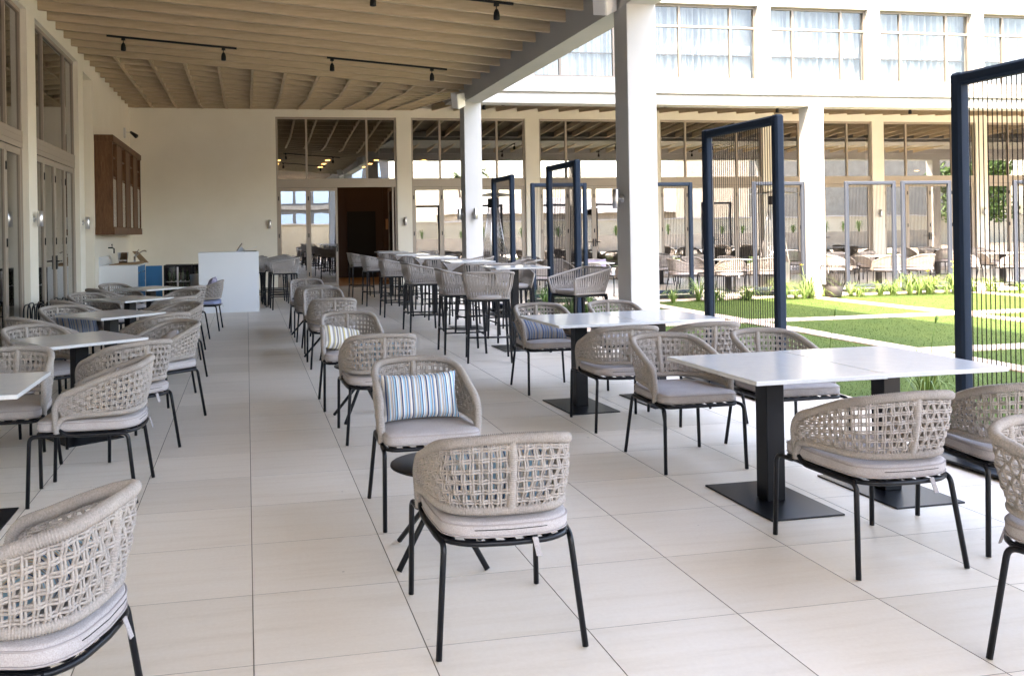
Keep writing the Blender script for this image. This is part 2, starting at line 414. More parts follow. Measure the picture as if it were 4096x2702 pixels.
MB().box(5.06, 32, -3.6, 3.2, -0.12, -0.004).build('bounce_paving', 'bounce_paving_pale', kind='structure')  # unseen pale paving, added to bounce sunlight up into the verandah
lawn = MB().add([(4.8,-3,-0.03),(32,-3,-0.03),(32,17,-0.03),(4.8,17,-0.03)], [(0,1,2,3)]).build('lawn', 'lawn', kind='structure')
PX, PY = (7.65, 11.44, 15.25, 19.05), (1.6, 5.35, 9.07, 12.65)
pm = MB(); WP = 0.15
path = MB().box(4.805, 5.05, -3, 16.95, -0.13, -0.008).box(5.05, 32, 16.62, 16.995, -0.13, -0.008).build('garden_path', 'path_stone', kind='structure')
def pave(x0, x1, y0, y1, along):
    L = (x1-x0) if along == 'x' else (y1-y0); n = max(1, round(L/0.9)); st = L/n
    for k in range(n):
        d = random.uniform(-0.004, 0.004)
        if along == 'x': m = MB().bbox(x0+k*st+0.004, x0+(k+1)*st-0.004, y0, y1, -0.1, -0.008+d, 0.006)
        else: m = MB().bbox(x0, x1, y0+k*st+0.004, y0+(k+1)*st-0.004, -0.1, -0.008+d, 0.006)
        m.build('paving_stone', 'path_stone', path)
for px in PX:
    ys = [5.0] + [y for y in PY if y > 5] + [16.62]
    for a, c in zip(ys[:-1], ys[1:]): pave(px-WP, px+WP, a+WP, c-WP if c < 16 else c, 'y')
for py in PY[1:]:
    pave(5.05, 22, py-WP, py+WP, 'x')
def on_path(x, y):
    return any(abs(x-p) < WP+0.01 for p in PX) or any(abs(y-p) < WP+0.01 for p in PY) or y > 16.6 or x < 5.06
def blades(mb, pts, h, w, lean=0.5, seg=2):
    for (x, y, z) in pts:
        a = rng.uniform(0, 2*math.pi); hh = h*rng.uniform(0.6, 1.3); ln = lean*hh*rng.uniform(0.2, 1.0)
        dx, dy = math.cos(a), math.sin(a); px, py = -dy*w/2, dx*w/2
        mb.add([(x-px,y-py,z),(x+px,y+py,z),(x+dx*ln*0.35+px*0.8,y+dy*ln*0.35+py*0.8,z+hh*0.6),(x+dx*ln*0.35-px*0.8,y+dy*ln*0.35-py*0.8,z+hh*0.6),(x+dx*ln,y+dy*ln,z+hh)], [(0,1,2,3),(3,2,4)])
gb = MB(); pts = []
while len(pts) < 95000:
    y = rng.uniform(4.0, 16.6); x = rng.uniform(5.05, 5.05 + (y*0.95+1.5))
    if not on_path(x, y): pts.append((x, y, -0.03))
blades(gb, pts, 0.015, 0.004, 1.0)
g = gb.build('grass', 'grass_blade', kind='stuff'); tag(g, 'short green grass covering the courtyard lawn', 'grass')

# ================================================================ near wing building
near = thing('hotel_wing', 'cream walled wing with glass doors and slatted verandah roof', 'building')
w = MB()
w.box(-3.3, XL, 16.94, 17.43, 0, 5.1)                # pier
w.box(-3.3, XL, 13.12, 13.62, 0, 5.1)                # pilaster
w.box(-3.3, XL, 9.3, 9.8, 0, 5.1)
w.box(-3.3, XL, -3, 6.0, 0, 5.1)
w.box(-3.3, XL, 6.0, 9.3, 4.63, 5.1); w.box(-3.3, XL, 9.8, 13.12, 4.63, 5.1); w.box(-3.3, XL, 13.62, 16.94, 4.63, 5.1)
w.box(-3.3, XL, 18.45, YF+0.3, 0, 5.1)
w.box(-3.3, XL, 17.43, 18.45, 4.55, 5.1); w.box(-3.6, -3.42, 17.3, 18.6, 0, 4.6); w.box(-3.6, -3.30, 18.46, 18.6, 0, 4.6)
w.build('left_wall', 'wall_cream', near)
# tall upper floors above the verandah
MB().box(XL, XB1, YE, 23.9, 5.1, 14.7).box(-14, XL, -15, 23.9, 5.1, 20).build('upper_floors', 'wall_cream', near)
MB().box(-14, XL, -15, -3, -0.1, 5.1).build('side_wall', 'wall_cream', near)
MB().box(-14, -12, -3, 24, -0.1, 5.1).box(-12, -3.3, -3, -2.8, 0, 5.1).box(-12, -3.3, 23.6, 23.8, 0, 5.1).build('room_wall', 'interior_dark', near)
MB().box(-12, -3.3, -2.8, 23.6, -0.12, -0.005).build('room_floor', 'interior_dark', near)
# beam with parapet
bm = MB().box(XB0, XB1, YE, YB1, 3.985, 5.1).box(XB1, XB1+0.06, YE, YB0-0.02, 4.21, 4.5)
bm.build('beam', 'wall_white', near)
col_me = MB().bbox(0, XB1-XB0-0.004, 0, 0.355, -0.1, 3.99, 0.006).mesh('column'); col_me.materials.append(MATS['wall_white'])
for y in (1.75, 9.37, 16.993): obj('column', col_me, None, near, loc=(XB0+0.002, y, 0))

def zx(x): return 4.795 - 0.0788*(x + 2.95)                        # slat underside, near wing
def zy(y): return 4.225 + (4.795-4.225)/(YF-17.0)*(y - 17.0)      # slat underside, far wing
def diag_x(y): return -2.95 + (24.1 - y)*(XB0+2.95)/(24.1-17.0)
def diag_y(x): return 24.1 - (x+2.95)*(24.1-17.0)/(XB0+2.95)
SD = 0.155
ceil = MB()
t = SD + 0.012
ceil.hexa([(XL,YE,zx(XL)+t),(XB0,YE,zx(XB0)+t),(XB0,17.0,zx(XB0)+t),(XL,17.0,zx(XL)+t),(XL,YE,5.09),(XB0,YE,5.09),(XB0,17.0,5.09),(XL,17.0,5.09)])
ceil.add([(XL,17.0,zx(XL)+t),(XB0,17.0,zx(XB0)+t),(XL,YF,zx(XL)+t)], [(2,1,0)])
ceil.add([(XB0,17.0,zx(XB0)+t),(XB0,YF,zy(YF)+t),(XL,YF,zx(XL)+t)], [(2,1,0)])
ceil.add([(XL,17.0,5.09),(XB0,17.0,5.09),(XB0,YF,5.09),(XL,YF,5.09)], [(0,1,2,3)])
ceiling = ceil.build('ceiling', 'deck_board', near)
def slat_x(y, x0, x1, fz, name='slat', th=0.066, d=SD, par=None):
    a, b = y-th/2, y+th/2; z0, z1 = fz(x0), fz(x1)
    MB().hexa([(x0,a,z0),(x1,a,z1),(x1,b,z1),(x0,b,z0),(x0,a,z0+d),(x1,a,z1+d),(x1,b,z1+d),(x0,b,z0+d)]).build(name, 'slat_wood', par or ceiling)
def slat_y(x, y0, y1, f0, name='batten', th=0.052, d=SD-0.03, off=-0.004, par=None):
    a, b = x-th/2, x+th/2; z0, z1 = f0(y0)+off, f0(y1)+off
    MB().hexa([(a,y0,z0),(b,y0,z0),(b,y1,z1),(a,y1,z1),(a,y0,z0+d),(b,y0,z0+d),(b,y1,z1+d),(a,y1,z1+d)]).build(name, 'slat_wood', par or ceiling)
SY = [13.84 + 0.6315*i for i in range(-12, 18)]
for y in SY:
    if y > YF - 0.05: continue
    if y < 17.02: slat_x(y, XL-0.02, XB0+0.02, zx)
    else:
        xd = diag_x(y)
        slat_x(y, XL-0.02, xd, zx)
        slat_x(y, xd+0.001, XB0+0.3, lambda x, yy=y: zy(yy))
for k in range(11):
    x = -2.327 + 0.62*k
    yd = diag_y(x)
    slat_y(x, 17.03, yd, lambda y, xx=x: zx(xx))
    slat_y(x, yd+0.001, YF+0.02, zy)

# ================================================================ glazing
def glazing(par, P, u0, u1, zt, leaves=4, skip=(), depth=0.05, gname='glass'):
    """P(u, d, z) maps along-wall, depth (positive into the room), height to a point; frame faces the verandah"""
    W = u1 - u0; q = W/4
    def bar(mb, a, b, d0, d1, z0, z1):
        mb.hexa([P(a,d0,z0),P(b,d0,z0),P(b,d1,z0),P(a,d1,z0),P(a,d0,z1),P(b,d0,z1),P(b,d1,z1),P(a,d1,z1)])
    # upper window
    wf = MB(); fw = 0.055
    bar(wf, u0, u1, 0, 0.06, zt-0.06, zt); bar(wf, u0, u1, -0.01, 0.07, 2.86, 2.935); bar(wf, u0, u0+fw, 0.002, 0.058, 2.935, zt-0.06); bar(wf, u1-fw, u1, 0.002, 0.058, 2.935, zt-0.06)
    win = wf.build('window', 'frame_taupe', par)
    for u in (u0+q, u0+3*q):
        m = MB(); bar(m, u-0.026, u+0.026, -0.004, 0.064, 2.93, zt-0.058); m.build('mullion', 'frame_taupe', win)
    for a, b in ((u0+fw, u0+q-0.026), (u0+q+0.026, u0+3*q-0.026), (u0+3*q+0.026, u1-fw)):
        m = MB(); bar(m, a, b, 0.026, 0.034, 2.934, zt-0.059); m.build('pane', gname, win)
    # transom beam
    m = MB(); bar(m, u0, u1, -0.006, 0.08, 2.70, 2.862); bar(m, u0, u1, -0.014, 0.08, 2.775, 2.785); m.build('transom', 'frame_taupe', par)
    m = MB(); bar(m, u0, u0+0.05, 0, 0.07, 0, 2.70); bar(m, u1-0.05, u1, 0, 0.07, 0, 2.70); m.build('door_jamb', 'frame_taupe', par)
    a0 = u0+0.052; lw = (W-0.104)/4
    for k in range(4):
        if k in skip: continue
        a, b = a0+k*lw+0.003, a0+(k+1)*lw-0.003; s = 0.062
        m = MB(); bar(m, a, a+s, 0.008, 0.058, 0.012, 2.69); bar(m, b-s, b, 0.008, 0.058, 0.012, 2.69); bar(m, a+s, b-s, 0.0085, 0.0575, 2.60, 2.69); bar(m, a+s, b-s, 0.0085, 0.0575, 0.012, 0.11)
        d = m.build('door', 'frame_taupe', par)
        m = MB(); bar(m, a+s, b-s, 0.028, 0.036, 0.11, 2.60); m.build('pane', gname, d)
        if k in (1, 2):
            uh = b-0.03 if k == 1 else a+0.03
            m = MB(); bar(m, uh-0.016, uh+0.016, -0.008, 0.008, 0.95, 1.17); sg = -1 if k == 1 else 1
            m.tube([P(uh, -0.008, 1.08), P(uh, -0.055, 1.08), P(uh+sg*0.12, -0.055, 1.08)], 0.011, 6)
            m.build('handle', 'black_metal', d)
        m = MB()
        for zz in (0.3, 1.35, 2.35): bar(m, a-0.012, a+0.014, -0.006, 0.01, zz, zz+0.11)
        m.build('hinge', 'black_matte', d)
left_P = lambda u, d, z: (-3.03 - d, u, z)
for (a, b) in ((6.0, 9.3), (9.8, 13.12), (13.62, 16.94)):
    glazing(near, left_P, a, b, 4.63, gname='glass_dark')

# ================================================================ far wing building
far = thing('courtyard_wing', 'white two storey wing behind the lawn with shaded terrace and curtained upper windows', 'building')
BX = [0.80 + 3.69*k for k in range(7)]
w = MB(); w.box(XL-0.35, BX[0], YF, YF+0.3, 0, 5.1)
for k in range(7):
    w.box(BX[k]+3.28, BX[k]+3.69, YF, YF+0.3, 0, 5.1); w.box(BX[k], BX[k]+3.28, YF, YF+0.3, 4.60, 5.1)
w.build('back_wall', 'wall_cream', far)
far_P = lambda u, d, z: (u, YF + 0.06 + d, z)
for k in range(7): glazing(far, far_P, BX[k], BX[k]+3.28, 4.60, skip=(2,3) if k == 0 else ())
# leaf folded open at the entrance
m = MB(); xo = BX[0]+3.28-0.13
m.box(xo, xo+0.04, YF+0.10, YF+0.16, 0.012, 2.69).box(xo, xo+0.04, YF+0.80, YF+0.86, 0.012, 2.69).box(xo, xo+0.04, YF+0.16, YF+0.80, 2.6, 2.69).box(xo, xo+0.04, YF+0.16, YF+0.80, 0.012, 0.11)
d = m.build('door', 'frame_taupe', far); MB().box(xo+0.015, xo+0.023, YF+0.16, YF+0.80, 0.11, 2.6).build('pane', 'glass', d)
MB().box(BX[0], BX[0]+3.28, YF-0.03, YF+0.3, -0.012, 0.006).build('threshold', 'steel', far)
fb = MB().box(XB1+0.001, 32, YB0, YB1, 3.99, 4.17).box(XB1+0.06, 32, YB0+0.05, YB1, 4.17, 4.215).box(XB1+0.06, 32, YB0-0.05, YB1+0.1, 4.215, 4.5)
fb.build('beam', 'wall_white', far)
for x in (11.78, 19.38, 26.98): obj('column', col_me, None, far, loc=(x, YB0+0.003, 0))
# terrace ceiling
fc = MB(); t = SD+0.012
fc.add([(XB0+0.36,17.3,zy(17.3)+t),(32,17.3,zy(17.3)+t),(32,YF,zy(YF)+t),(XB0+0.002,YF,zy(YF)+t)], [(3,2,1,0)])
fc.add([(XB0+0.36,17.3,5.09),(32,17.3,5.09),(32,YF+0.3,5.09),(XB0,YF+0.3,5.09)], [(0,1,2,3)])
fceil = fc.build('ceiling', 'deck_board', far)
for k in range(36):
    x = -2.327 + 0.62*11 + 0.615*k
    slat_y(x, 17.352, YF+0.02, zy, 'slat', th=0.052, d=SD, off=0.0, par=fceil)
# upper storey
UY = YB0+0.06
WX = [10.95 + 2.62*k for k in range(-3, 7)]; UZ0, UZ1 = 4.54, 6.10
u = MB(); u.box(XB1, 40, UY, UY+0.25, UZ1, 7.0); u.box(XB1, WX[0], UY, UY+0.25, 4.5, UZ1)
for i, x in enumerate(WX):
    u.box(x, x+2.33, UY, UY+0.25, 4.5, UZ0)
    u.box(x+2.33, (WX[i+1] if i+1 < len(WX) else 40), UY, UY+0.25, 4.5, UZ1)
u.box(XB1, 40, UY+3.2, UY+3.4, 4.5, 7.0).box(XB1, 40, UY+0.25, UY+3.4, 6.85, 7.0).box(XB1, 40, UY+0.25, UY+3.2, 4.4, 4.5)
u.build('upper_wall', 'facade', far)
for x in WX:
    f = MB(); yy = UY+0.10
    f.box(x, x+2.33, yy, yy+0.06, UZ0, UZ0+0.045).box(x, x+2.33, yy, yy+0.06, UZ1-0.05, UZ1).box(x, x+0.045, yy+0.001, yy+0.059, UZ0+0.045, UZ1-0.05).box(x+2.285, x+2.33, yy+0.001, yy+0.059, UZ0+0.045, UZ1-0.05)
    win = f.build('window', 'frame_upper', far)
    MB().box(x+0.56, x+0.61, yy-0.002, yy+0.062, UZ0+0.04, UZ1-0.045).build('mullion', 'frame_upper', win)
    MB().box(x+1.72, x+1.77, yy-0.002, yy+0.062, UZ0+0.04, UZ1-0.045).build('mullion', 'frame_upper', win)
    MB().box(x+0.04, x+2.29, yy-0.004, yy+0.064, 5.62, 5.67).build('transom', 'frame_upper', win)
    for a, b in ((x+0.045, x+0.56), (x+0.61, x+1.72), (x+1.77, x+2.285)):
        MB().box(a, b, yy+0.027, yy+0.033, UZ0+0.045, 5.62).build('pane', 'glass_clear', win)
        MB().box(a, b, yy+0.027, yy+0.033, 5.67, UZ1-0.05).build('pane', 'glass_clear', win)
    n = 220; xs = np.linspace(x-0.05, x+2.38, n); ph = rng.uniform(0, 6)
    am = 0.7+0.5*np.sin(xs*2.1+3*ph)+0.3*np.sin(xs*7.7+ph); yv = UY+0.40 + am*(0.05*np.sin(xs*31+ph+2.6*np.sin(xs*3.1+2*ph)) + 0.022*np.sin(xs*83+ph+2*np.sin(xs*6)))
    V = [(a, b, 4.5) for a, b in zip(xs, yv)] + [(a, b, 6.3) for a, b in zip(xs, yv)]
    MB().add(V, [(i, i+1, n+i+1, n+i) for i in range(n-1)], True).build('curtain', 'curtain', win)

# interior behind the far doors
room = MB().box(-3.3, 32, YF+0.31, 33, -0.12, -0.008); room.build('room_floor', 'interior_floor', far)
MB().box(-3.3, 32, 32.8, 33, 0, 5.1).box(-3.4, -3.2, YF+0.31, 33, 0, 5.1).box(31.9, 32.1, YF+0.31, 33, 0, 5.1).build('room_wall', 'dark_wood', far)
MB().box(-3.3, 32, YF+0.31, 33, 5.09, 5.2).build('room_roof', 'dark_wood', far)
rm = MB().box(-3.2, 8.2, 28.9, 29.05, 0, 5.05).box(8.05, 8.2, 24.45, 28.9, 0, 5.05)
rm.build('partition', 'dark_wood', far)
for k, (a, b) in enumerate(((-0.2,0.9),(0.92,2.05),(2.07,3.2),(4.4,5.5),(5.52,6.9))):
    MB().bbox(a, b, 28.87, 28.9, 0.08, 3.4, 0.004).build('wood_panel', 'dark_wood', far)
dr = MB().box(3.22, 4.15, 28.86, 28.9, 0.0, 2.15).build('inner_door', 'black_matte', far)
for k in range(24):
    y = 24.7 + k*0.17
    MB().box(-3.1, 8.0, y, y+0.06, 3.55, 3.65).build('ceiling_slat', 'cabinet_wood', far)
dl_me = MB().lathe([(0.0,0),(0.055,0),(0.07,0.004),(0.075,0.02)], 16).mesh('downlight'); dl_me.materials.append(MATS['lamp_warm'])
k = 0
for x in (0.9, 2.3, 3.7, 5.1, 6.5):
    for y in (25.4, 26.7, 28.0):
        d = obj('downlight', dl_me, None, loc=(x, y, 3.52)); tag(d, 'small round warm downlight lit in the wooden ceiling beyond the doors', 'light', 'lit downlights inside')
for x in range(10, 30, 4):
    for y in (26, 29):
        d = obj('downlight', dl_me, None, loc=(x, y, 3.2)); tag(d, 'small round warm lamp lit inside the dark rooms behind the terrace glass', 'light', 'lit lamps behind terrace glass')
sg = thing('restroom_sign', 'small brown plaque with a white figure on the wooden wall', 'sign', (4.62, 28.86, 1.72))
MB().bbox(-0.14, 0.14, -0.012, 0, -0.17, 0.17, 0.004).build('plaque', 'sign_plaque', sg)
m = MB().lathe([(0,0.075),(0.018,0.072),(0.022,0.06),(0.012,0.045),(0.0,0.042)], 10); m.v[-1] = m.v[-1]*np.array([1,0.2,1])+np.array([0,-0.016,0])
m.hexa([(-0.012,-0.018,0.035),(0.012,-0.018,0.035),(0.012,-0.012,0.035),(-0.012,-0.012,0.035),(-0.03,-0.018,0.0),(0.03,-0.018,0.0),(0.03,-0.012,0.0),(-0.03,-0.012,0.0)])
m.hexa([(-0.03,-0.018,-0.001),(0.03,-0.018,-0.001),(0.03,-0.012,-0.001),(-0.03,-0.012,-0.001),(-0.006,-0.018,-0.09),(0.006,-0.018,-0.09),(0.006,-0.012,-0.09),(-0.006,-0.012,-0.09)])
m.build('figure', 'sign_white', sg)
for k, (x, y, z) in enumerate(((4.55, 26.0, 2.35), (4.7, 26.1, 1.62), (4.6, 26.0, 0.95))):
    p = thing('thatch_pendant', 'brown shaggy thatch ornament hanging inside the open doorway', 'ornament', (x, y, z), group='thatch ornaments in the doorway')
    m = MB()
    for a in np.linspace(0, 2*math.pi, 46, endpoint=False):
        r = rng.uniform(0.16, 0.30); h = rng.uniform(0.28, 0.48)
        m.tube([(0.02*math.cos(a),0.02*math.sin(a),0.3),(0.8*r*math.cos(a),0.8*r*math.sin(a),0.12),(r*math.cos(a),r*math.sin(a),0.3-h)], [0.012,0.014,0.003], 4)
    m.build('fringe', 'dark_wood', p); MB().tube([(0,0,0.28),(0,0,0.72)], 0.006, 5).build('cord', 'black_matte', p)

# ================================================================ woven armchair
def seat_outline(n=72, sx=1.0, sy=1.0):
    P = fillet([(0, 0.245, 0), (0.242, 0.245, 0), (0.245, -0.02, 0), (0.230, -0.228, 0), (0.145, -0.288, 0), (0, -0.298, 0)], 0.055, 6)
    Q = P.copy()[::-1]; Q[:,0] *= -1
    L = np.vstack([P, Q[1:-1]]); L = np.vstack([L, L[:1]]); S, _ = resample(L, n+1); S = S[:-1]; return S*np.array([sx, sy, 1])
def cushion_mesh(z0, z1, sx=1, sy=1, mid=0.012):
    S = seat_outline(72, sx, sy); n = len(S); rings = []
    for sc, z in ((0.0, z0), (0.90, z0), (0.985, z0+0.006), (1.0, z0+0.02), (1.003, (z0+z1)/2), (1.0, z1-0.016), (0.985, z1-0.004), (0.955, z1), (0.7, z1+mid*0.6), (0.35, z1+mid), (0.0, z1+mid*1.05)):
        rings.append(np.c_[S[:,0]*sc, S[:,1]*sc, np.full(n, z)])
    V = np.concatenate(rings); F = []
    for k in range(len(rings)-1):
        for i in range(n): j = (i+1) % n; F.append((k*n+i, k*n+j, (k+1)*n+j, (k+1)*n+i))
    return MB().add(V, F, True)
def rim_path():
    half = np.array([(-0.264,0.128,0.398),(-0.267,0.134,0.47),(-0.271,0.130,0.545),(-0.267,0.095,0.600),(-0.263,0.0,0.638),(-0.258,-0.10,0.678),(-0.248,-0.20,0.713),(-0.210,-0.282,0.737),(-0.12,-0.317,0.749),(0,-0.325,0.753)])
    o = half[:-1][::-1].copy(); o[:,0] *= -1
    return spline(np.vstack([half, o]), 400)*np.array([0.935,1,1])
def low_path():
    half = np.array([(-0.266,0.125,0.44),(-0.270,0.09,0.480),(-0.260,0.0,0.491),(-0.250,-0.10,0.494),(-0.228,-0.19,0.495),(-0.172,-0.254,0.497),(-0.09,-0.279,0.498),(0,-0.284,0.498)])
    o = half[:-1][::-1].copy(); o[:,0] *= -1
    return spline(np.vstack([half, o]), 300)*np.array([0.935,1,1])
def wrapped(mb, P, r, pitch=0.0072, sides=9):
    L = np.sum(np.linalg.norm(np.diff(P, axis=0), axis=1)); n = int(L/pitch)*3; S, L = resample(P, n+1)
    ph = np.arange(n+1) % 3
    mb.tube(S, r*np.where(ph == 0, 0.80, 1.05), sides)
def build_chair():
    c = thing('rope_armchair', 'x', 'chair')
    RIM, LOW = rim_path(), low_path()
    m = MB(); wrapped(m, RIM, 0.0195); wrapped(m, LOW, 0.0165); m.build('rope_rim', 'rope_taupe', c)
    m = MB(); wrapped(m, spline([(0,-0.323,0.745),(0,-0.318,0.66),(0,-0.302,0.57),(0,-0.283,0.502)], 40), 0.0165); m.build('back_rib', 'rope_taupe', c)
    # weave surface between the rails
    i0 = int(np.argmin(abs(RIM[:200,2]-0.55))); U = RIM[i0:len(RIM)-i0]
    j0 = int(np.argmin(abs(LOW[:150,2]-0.483))); Lw = LOW[j0:len(LOW)-j0]
    NS = 401; U, _ = resample(U, NS); Lw, _ = resample(Lw, NS)
    # pair the rails by plan angle so that strands stay upright
    aU = np.unwrap(np.arctan2(U[:,0], -(U[:,1]+0.02))); aL = np.unwrap(np.arctan2(Lw[:,0], -(Lw[:,1]+0.02)))
    if aU[0] > aU[-1]: aU, aL = -aU, -aL
    aL = np.maximum.accumulate(aL); Lw = np.stack([np.interp(aU, aL, Lw[:,k]) for k in range(3)], 1)
    def surf(s, tt):
        k = np.clip(s*(NS-1), 0, NS-1); a = int(k); f = k-a; b2 = min(a+1, NS-1)
        up = U[a]*(1-f)+U[b2]*f; lo = Lw[a]*(1-f)+Lw[b2]*f
        p = lo*(1-tt)+up*tt
        nrm = np.array([p[0], p[1]+0.02, 0]); nrm /= np.linalg.norm(nrm)+1e-9
        return p + nrm*0.012*math.sin(math.pi*tt), nrm
    m = MB(); NV, NH, AMP = 42, 6, 0.0050
    hs = [(k+0.9)/(NH+0.75) for k in range(NH)]
    vs_ = [(k+0.5)/NV for k in range(NV)]
    lr = random.Random(5)
    for iv, s in enumerate(vs_):
        wob = lr.uniform(-0.06, 0.06)/NV
        for sd in (-1, 1):
            P = []
            for tt in np.linspace(0.0, 1.0, 23):
                ph = tt*(NH+0.75)-0.9
                wv = math.cos(math.pi*ph)*(1 if iv % 2 else -1)
                sq = 0.0049 if 0.08 < tt < 0.92 else 0.0075
                p, nr = surf(min(max(s + wob*math.sin(tt*5), 0), 1), tt)
                tg = np.array([-nr[1], nr[0], 0]); P.append(p + nr*AMP*wv + tg*sd*sq)
            m.tube(P, 0.0045, 5, cap=False)
    for ih, tt in enumerate(hs):
        for sd in (-1, 1):
            P = []
            for s in np.linspace(0.004, 0.996, NV*4+1):
                ph = s*NV-0.5; wv = math.cos(math.pi*ph)*(1 if ih % 2 else -1)
                p, nr = surf(s, tt); sl = lr.uniform(-0.0006, 0.0006)
                P.append(p + nr*AMP*wv + np.array([0,0,sd*0.0048+sl]))
            m.tube(P, 0.0044, 5, cap=False)
    m.build('rope_weave', 'rope_taupe', c)
    # metal frame
    m = MB(); S = seat_outline(60, 0.985, 0.985)
    ring = S.copy(); ring[:,2] = 0.388
    m.tube(ring, 0.0105, 7, closed=True)
    m.build('seat_frame', 'black_metal', c)
    for k in range(7):
        x = -0.205 + k*0.41/6; yb = -0.285+0.055*(abs(x)/0.21)**2.2
        MB().box(x-0.018, x+0.018, yb, 0.238, 0.3905, 0.3965).build('seat_slat', 'black_metal', c)
    for sx in (-1, 1):
        P = fillet([(sx*0.247,0.12,0.418),(sx*0.250,0.155,0.388),(sx*0.256,0.270,0.386),(sx*0.262,0.283,0.004)], 0.034, 6)
        MB().tube(P, 0.0112, 8).build('leg', 'black_metal', c)
        P = fillet([(sx*0.247,0.12,0.418),(sx*0.248,0.075,0.386),(sx*0.240,-0.16,0.385),(sx*0.228,-0.240,0.384),(sx*0.262,-0.288,0.004)], 0.034, 6)
        MB().tube(P, 0.0112, 8).build('leg', 'black_metal', c)
    cu = cushion_mesh(0.400, 0.462).build('seat_cushion', 'seat_fabric', c)
    m = MB()
    for z, sc in ((0.451, 1.0), (0.412, 1.0)):
        S = seat_outline(72, sc, sc); S[:,2] = z; m.tube(S, 0.0032, 5, closed=True)
    m.build('piping', 'piping', cu)
    S = seat_outline(72); bk = S[(S[:,1] < -0.283)]; bk = bk[np.argsort(bk[:,0])]*1.004; bk[:,2] = 0.436
    MB().tube(bk, 0.0016, 5).build('zip', 'black_matte', cu)
    m = MB(); m.hexa([(0.07,-0.306,0.405),(0.090,-0.306,0.405),(0.090,-0.302,0.405),(0.07,-0.302,0.405),(0.080,-0.322,0.345),(0.100,-0.322,0.345),(0.100,-0.318,0.345),(0.080,-0.318,0.345)])
    m.build('strap', 'grey_fabric', cu)
    return c
chair0 = build_chair()
used = {}
def place(proto, x, y, face, label, group, z=0.0):
    rz = R(face - 90)
    if proto.name not in used:
        used[proto.name] = 1; proto.location = (x, y, z); proto.rotation_euler[2] = rz; proto['label'] = label
        if group: proto['group'] = group
        return proto
    return dup(proto, (x, y, z), rz, label, group)
def chair(x, y, face, label, group=None): return place(chair0, x, y, face, label, group)

# aisle pairs round low black tables
chair(0.885, 3.245, 89, 'woven rope armchair turned away, opposite the bright blue striped pillow')
chair(0.90, 4.57, -90, 'woven rope armchair holding the bright blue and white striped pillow')
chair(0.915, 6.375, 90, 'woven rope armchair turned away, opposite the yellow striped pillow')
chair(0.865, 7.575, -90, 'woven rope armchair holding the yellow striped pillow')
GA = 'aisle armchairs between the podium and the yellow pillow'
chair(0.915, 9.87, 90, 'woven rope aisle armchair facing the podium across the third low table', GA); chair(0.93, 11.12, -90, 'woven rope aisle armchair facing away from the podium at the third low table', GA)
chair(0.90, 12.33, 90, 'woven rope aisle armchair facing the podium across the last low table', GA); chair(0.88, 13.5, -90, 'woven rope aisle armchair closest to the podium, facing away from it', GA)
# double tables on the right
L1 = 'woven armchair at the outer double table, back to the stools'
chair(2.67, 5.17, -90, L1+', on the aisle side', 'armchairs at the outer double table'); chair(3.40, 5.20, -91, L1+', on the lawn side', 'armchairs at the outer double table')
L2 = 'woven armchair at the outer double table, facing the stools'
chair(2.70, 3.54, 91, L2+', on the aisle side', 'armchairs at the outer double table'); chair(3.47, 3.57, 78, L2+', on the lawn side', 'armchairs at the outer double table')
chair(2.775, 2.41, -66, 'cream woven rope armchair cut by the picture edge, back to the double table')
chair(2.685, 7.79, -91, 'woven rope armchair holding the striped pillow lying flat beside the double table')
chair(3.43, 7.82, -90, 'empty woven rope armchair next to the flat striped pillow chair, before the white column')
L3 = 'woven armchair between the double tables, facing the stools'
chair(2.70, 6.27, 87, L3+', on the aisle side', 'armchairs at the inner double table'); chair(3.36, 6.30, 88, L3+', on the lawn side', 'armchairs at the inner double table')
# left row
LT = [(-1.44, 4.87, 0.0), (-1.22, 6.885, 33.5), (-1.297, 8.99, 43.0), (-1.385, 11.12, 46.0), (-1.36, 13.25, 45.0)]
GL = 'armchairs round the tables by the glass doors'
LL = 'woven rope armchair at a diagonal white table beside the glass folding doors'
chair(-0.885, 5.36, 176, 'woven rope armchair with plain tan pillow, at the straight set square table')
chair(-1.46, 5.79, -90, 'woven rope armchair between the straight set table and the diagonal tables')
chair(-0.665, 2.60, 163, 'woven rope armchair with blue striped pillow, apart from the square tables')
DN = ('first diagonal table', 'second diagonal table', 'third diagonal table', 'diagonal table closest to the podium')
for k, (tx, ty, ang) in enumerate(LT[1:]):
    for q, dd in ((-90, 0.62), (0, 0.66), (90, 0.62), (180, 0.64)):
        a = ang + q; x, y = tx + dd*math.cos(R(a)), ty + dd*math.sin(R(a)); f = a + 180
        if k == 0 and q == -90: x, y = -0.86, 6.42
        if k == 0 and q == 0: x, y = -0.74, 7.43
        if k == 3 and q == 0:
            continue
        chair(x, y, f + rng.uniform(-5, 5), 'woven armchair at the '+DN[k]+', '+{-90:'aisle side away from the podium',0:'aisle side toward the podium',90:'glass side toward the podium',180:'glass side away from the podium'}[q], 'armchairs at the '+DN[k])
pod = chair(-0.70, 14.1, 176, 'woven rope armchair with blue seat in front of the white podium')
for ch in pod.children:
    if ch.name.startswith('seat_cushion'):
        me = ch.data.copy(); me.materials.clear(); me.materials.append(MATS['blue_fabric']); ch.data = me
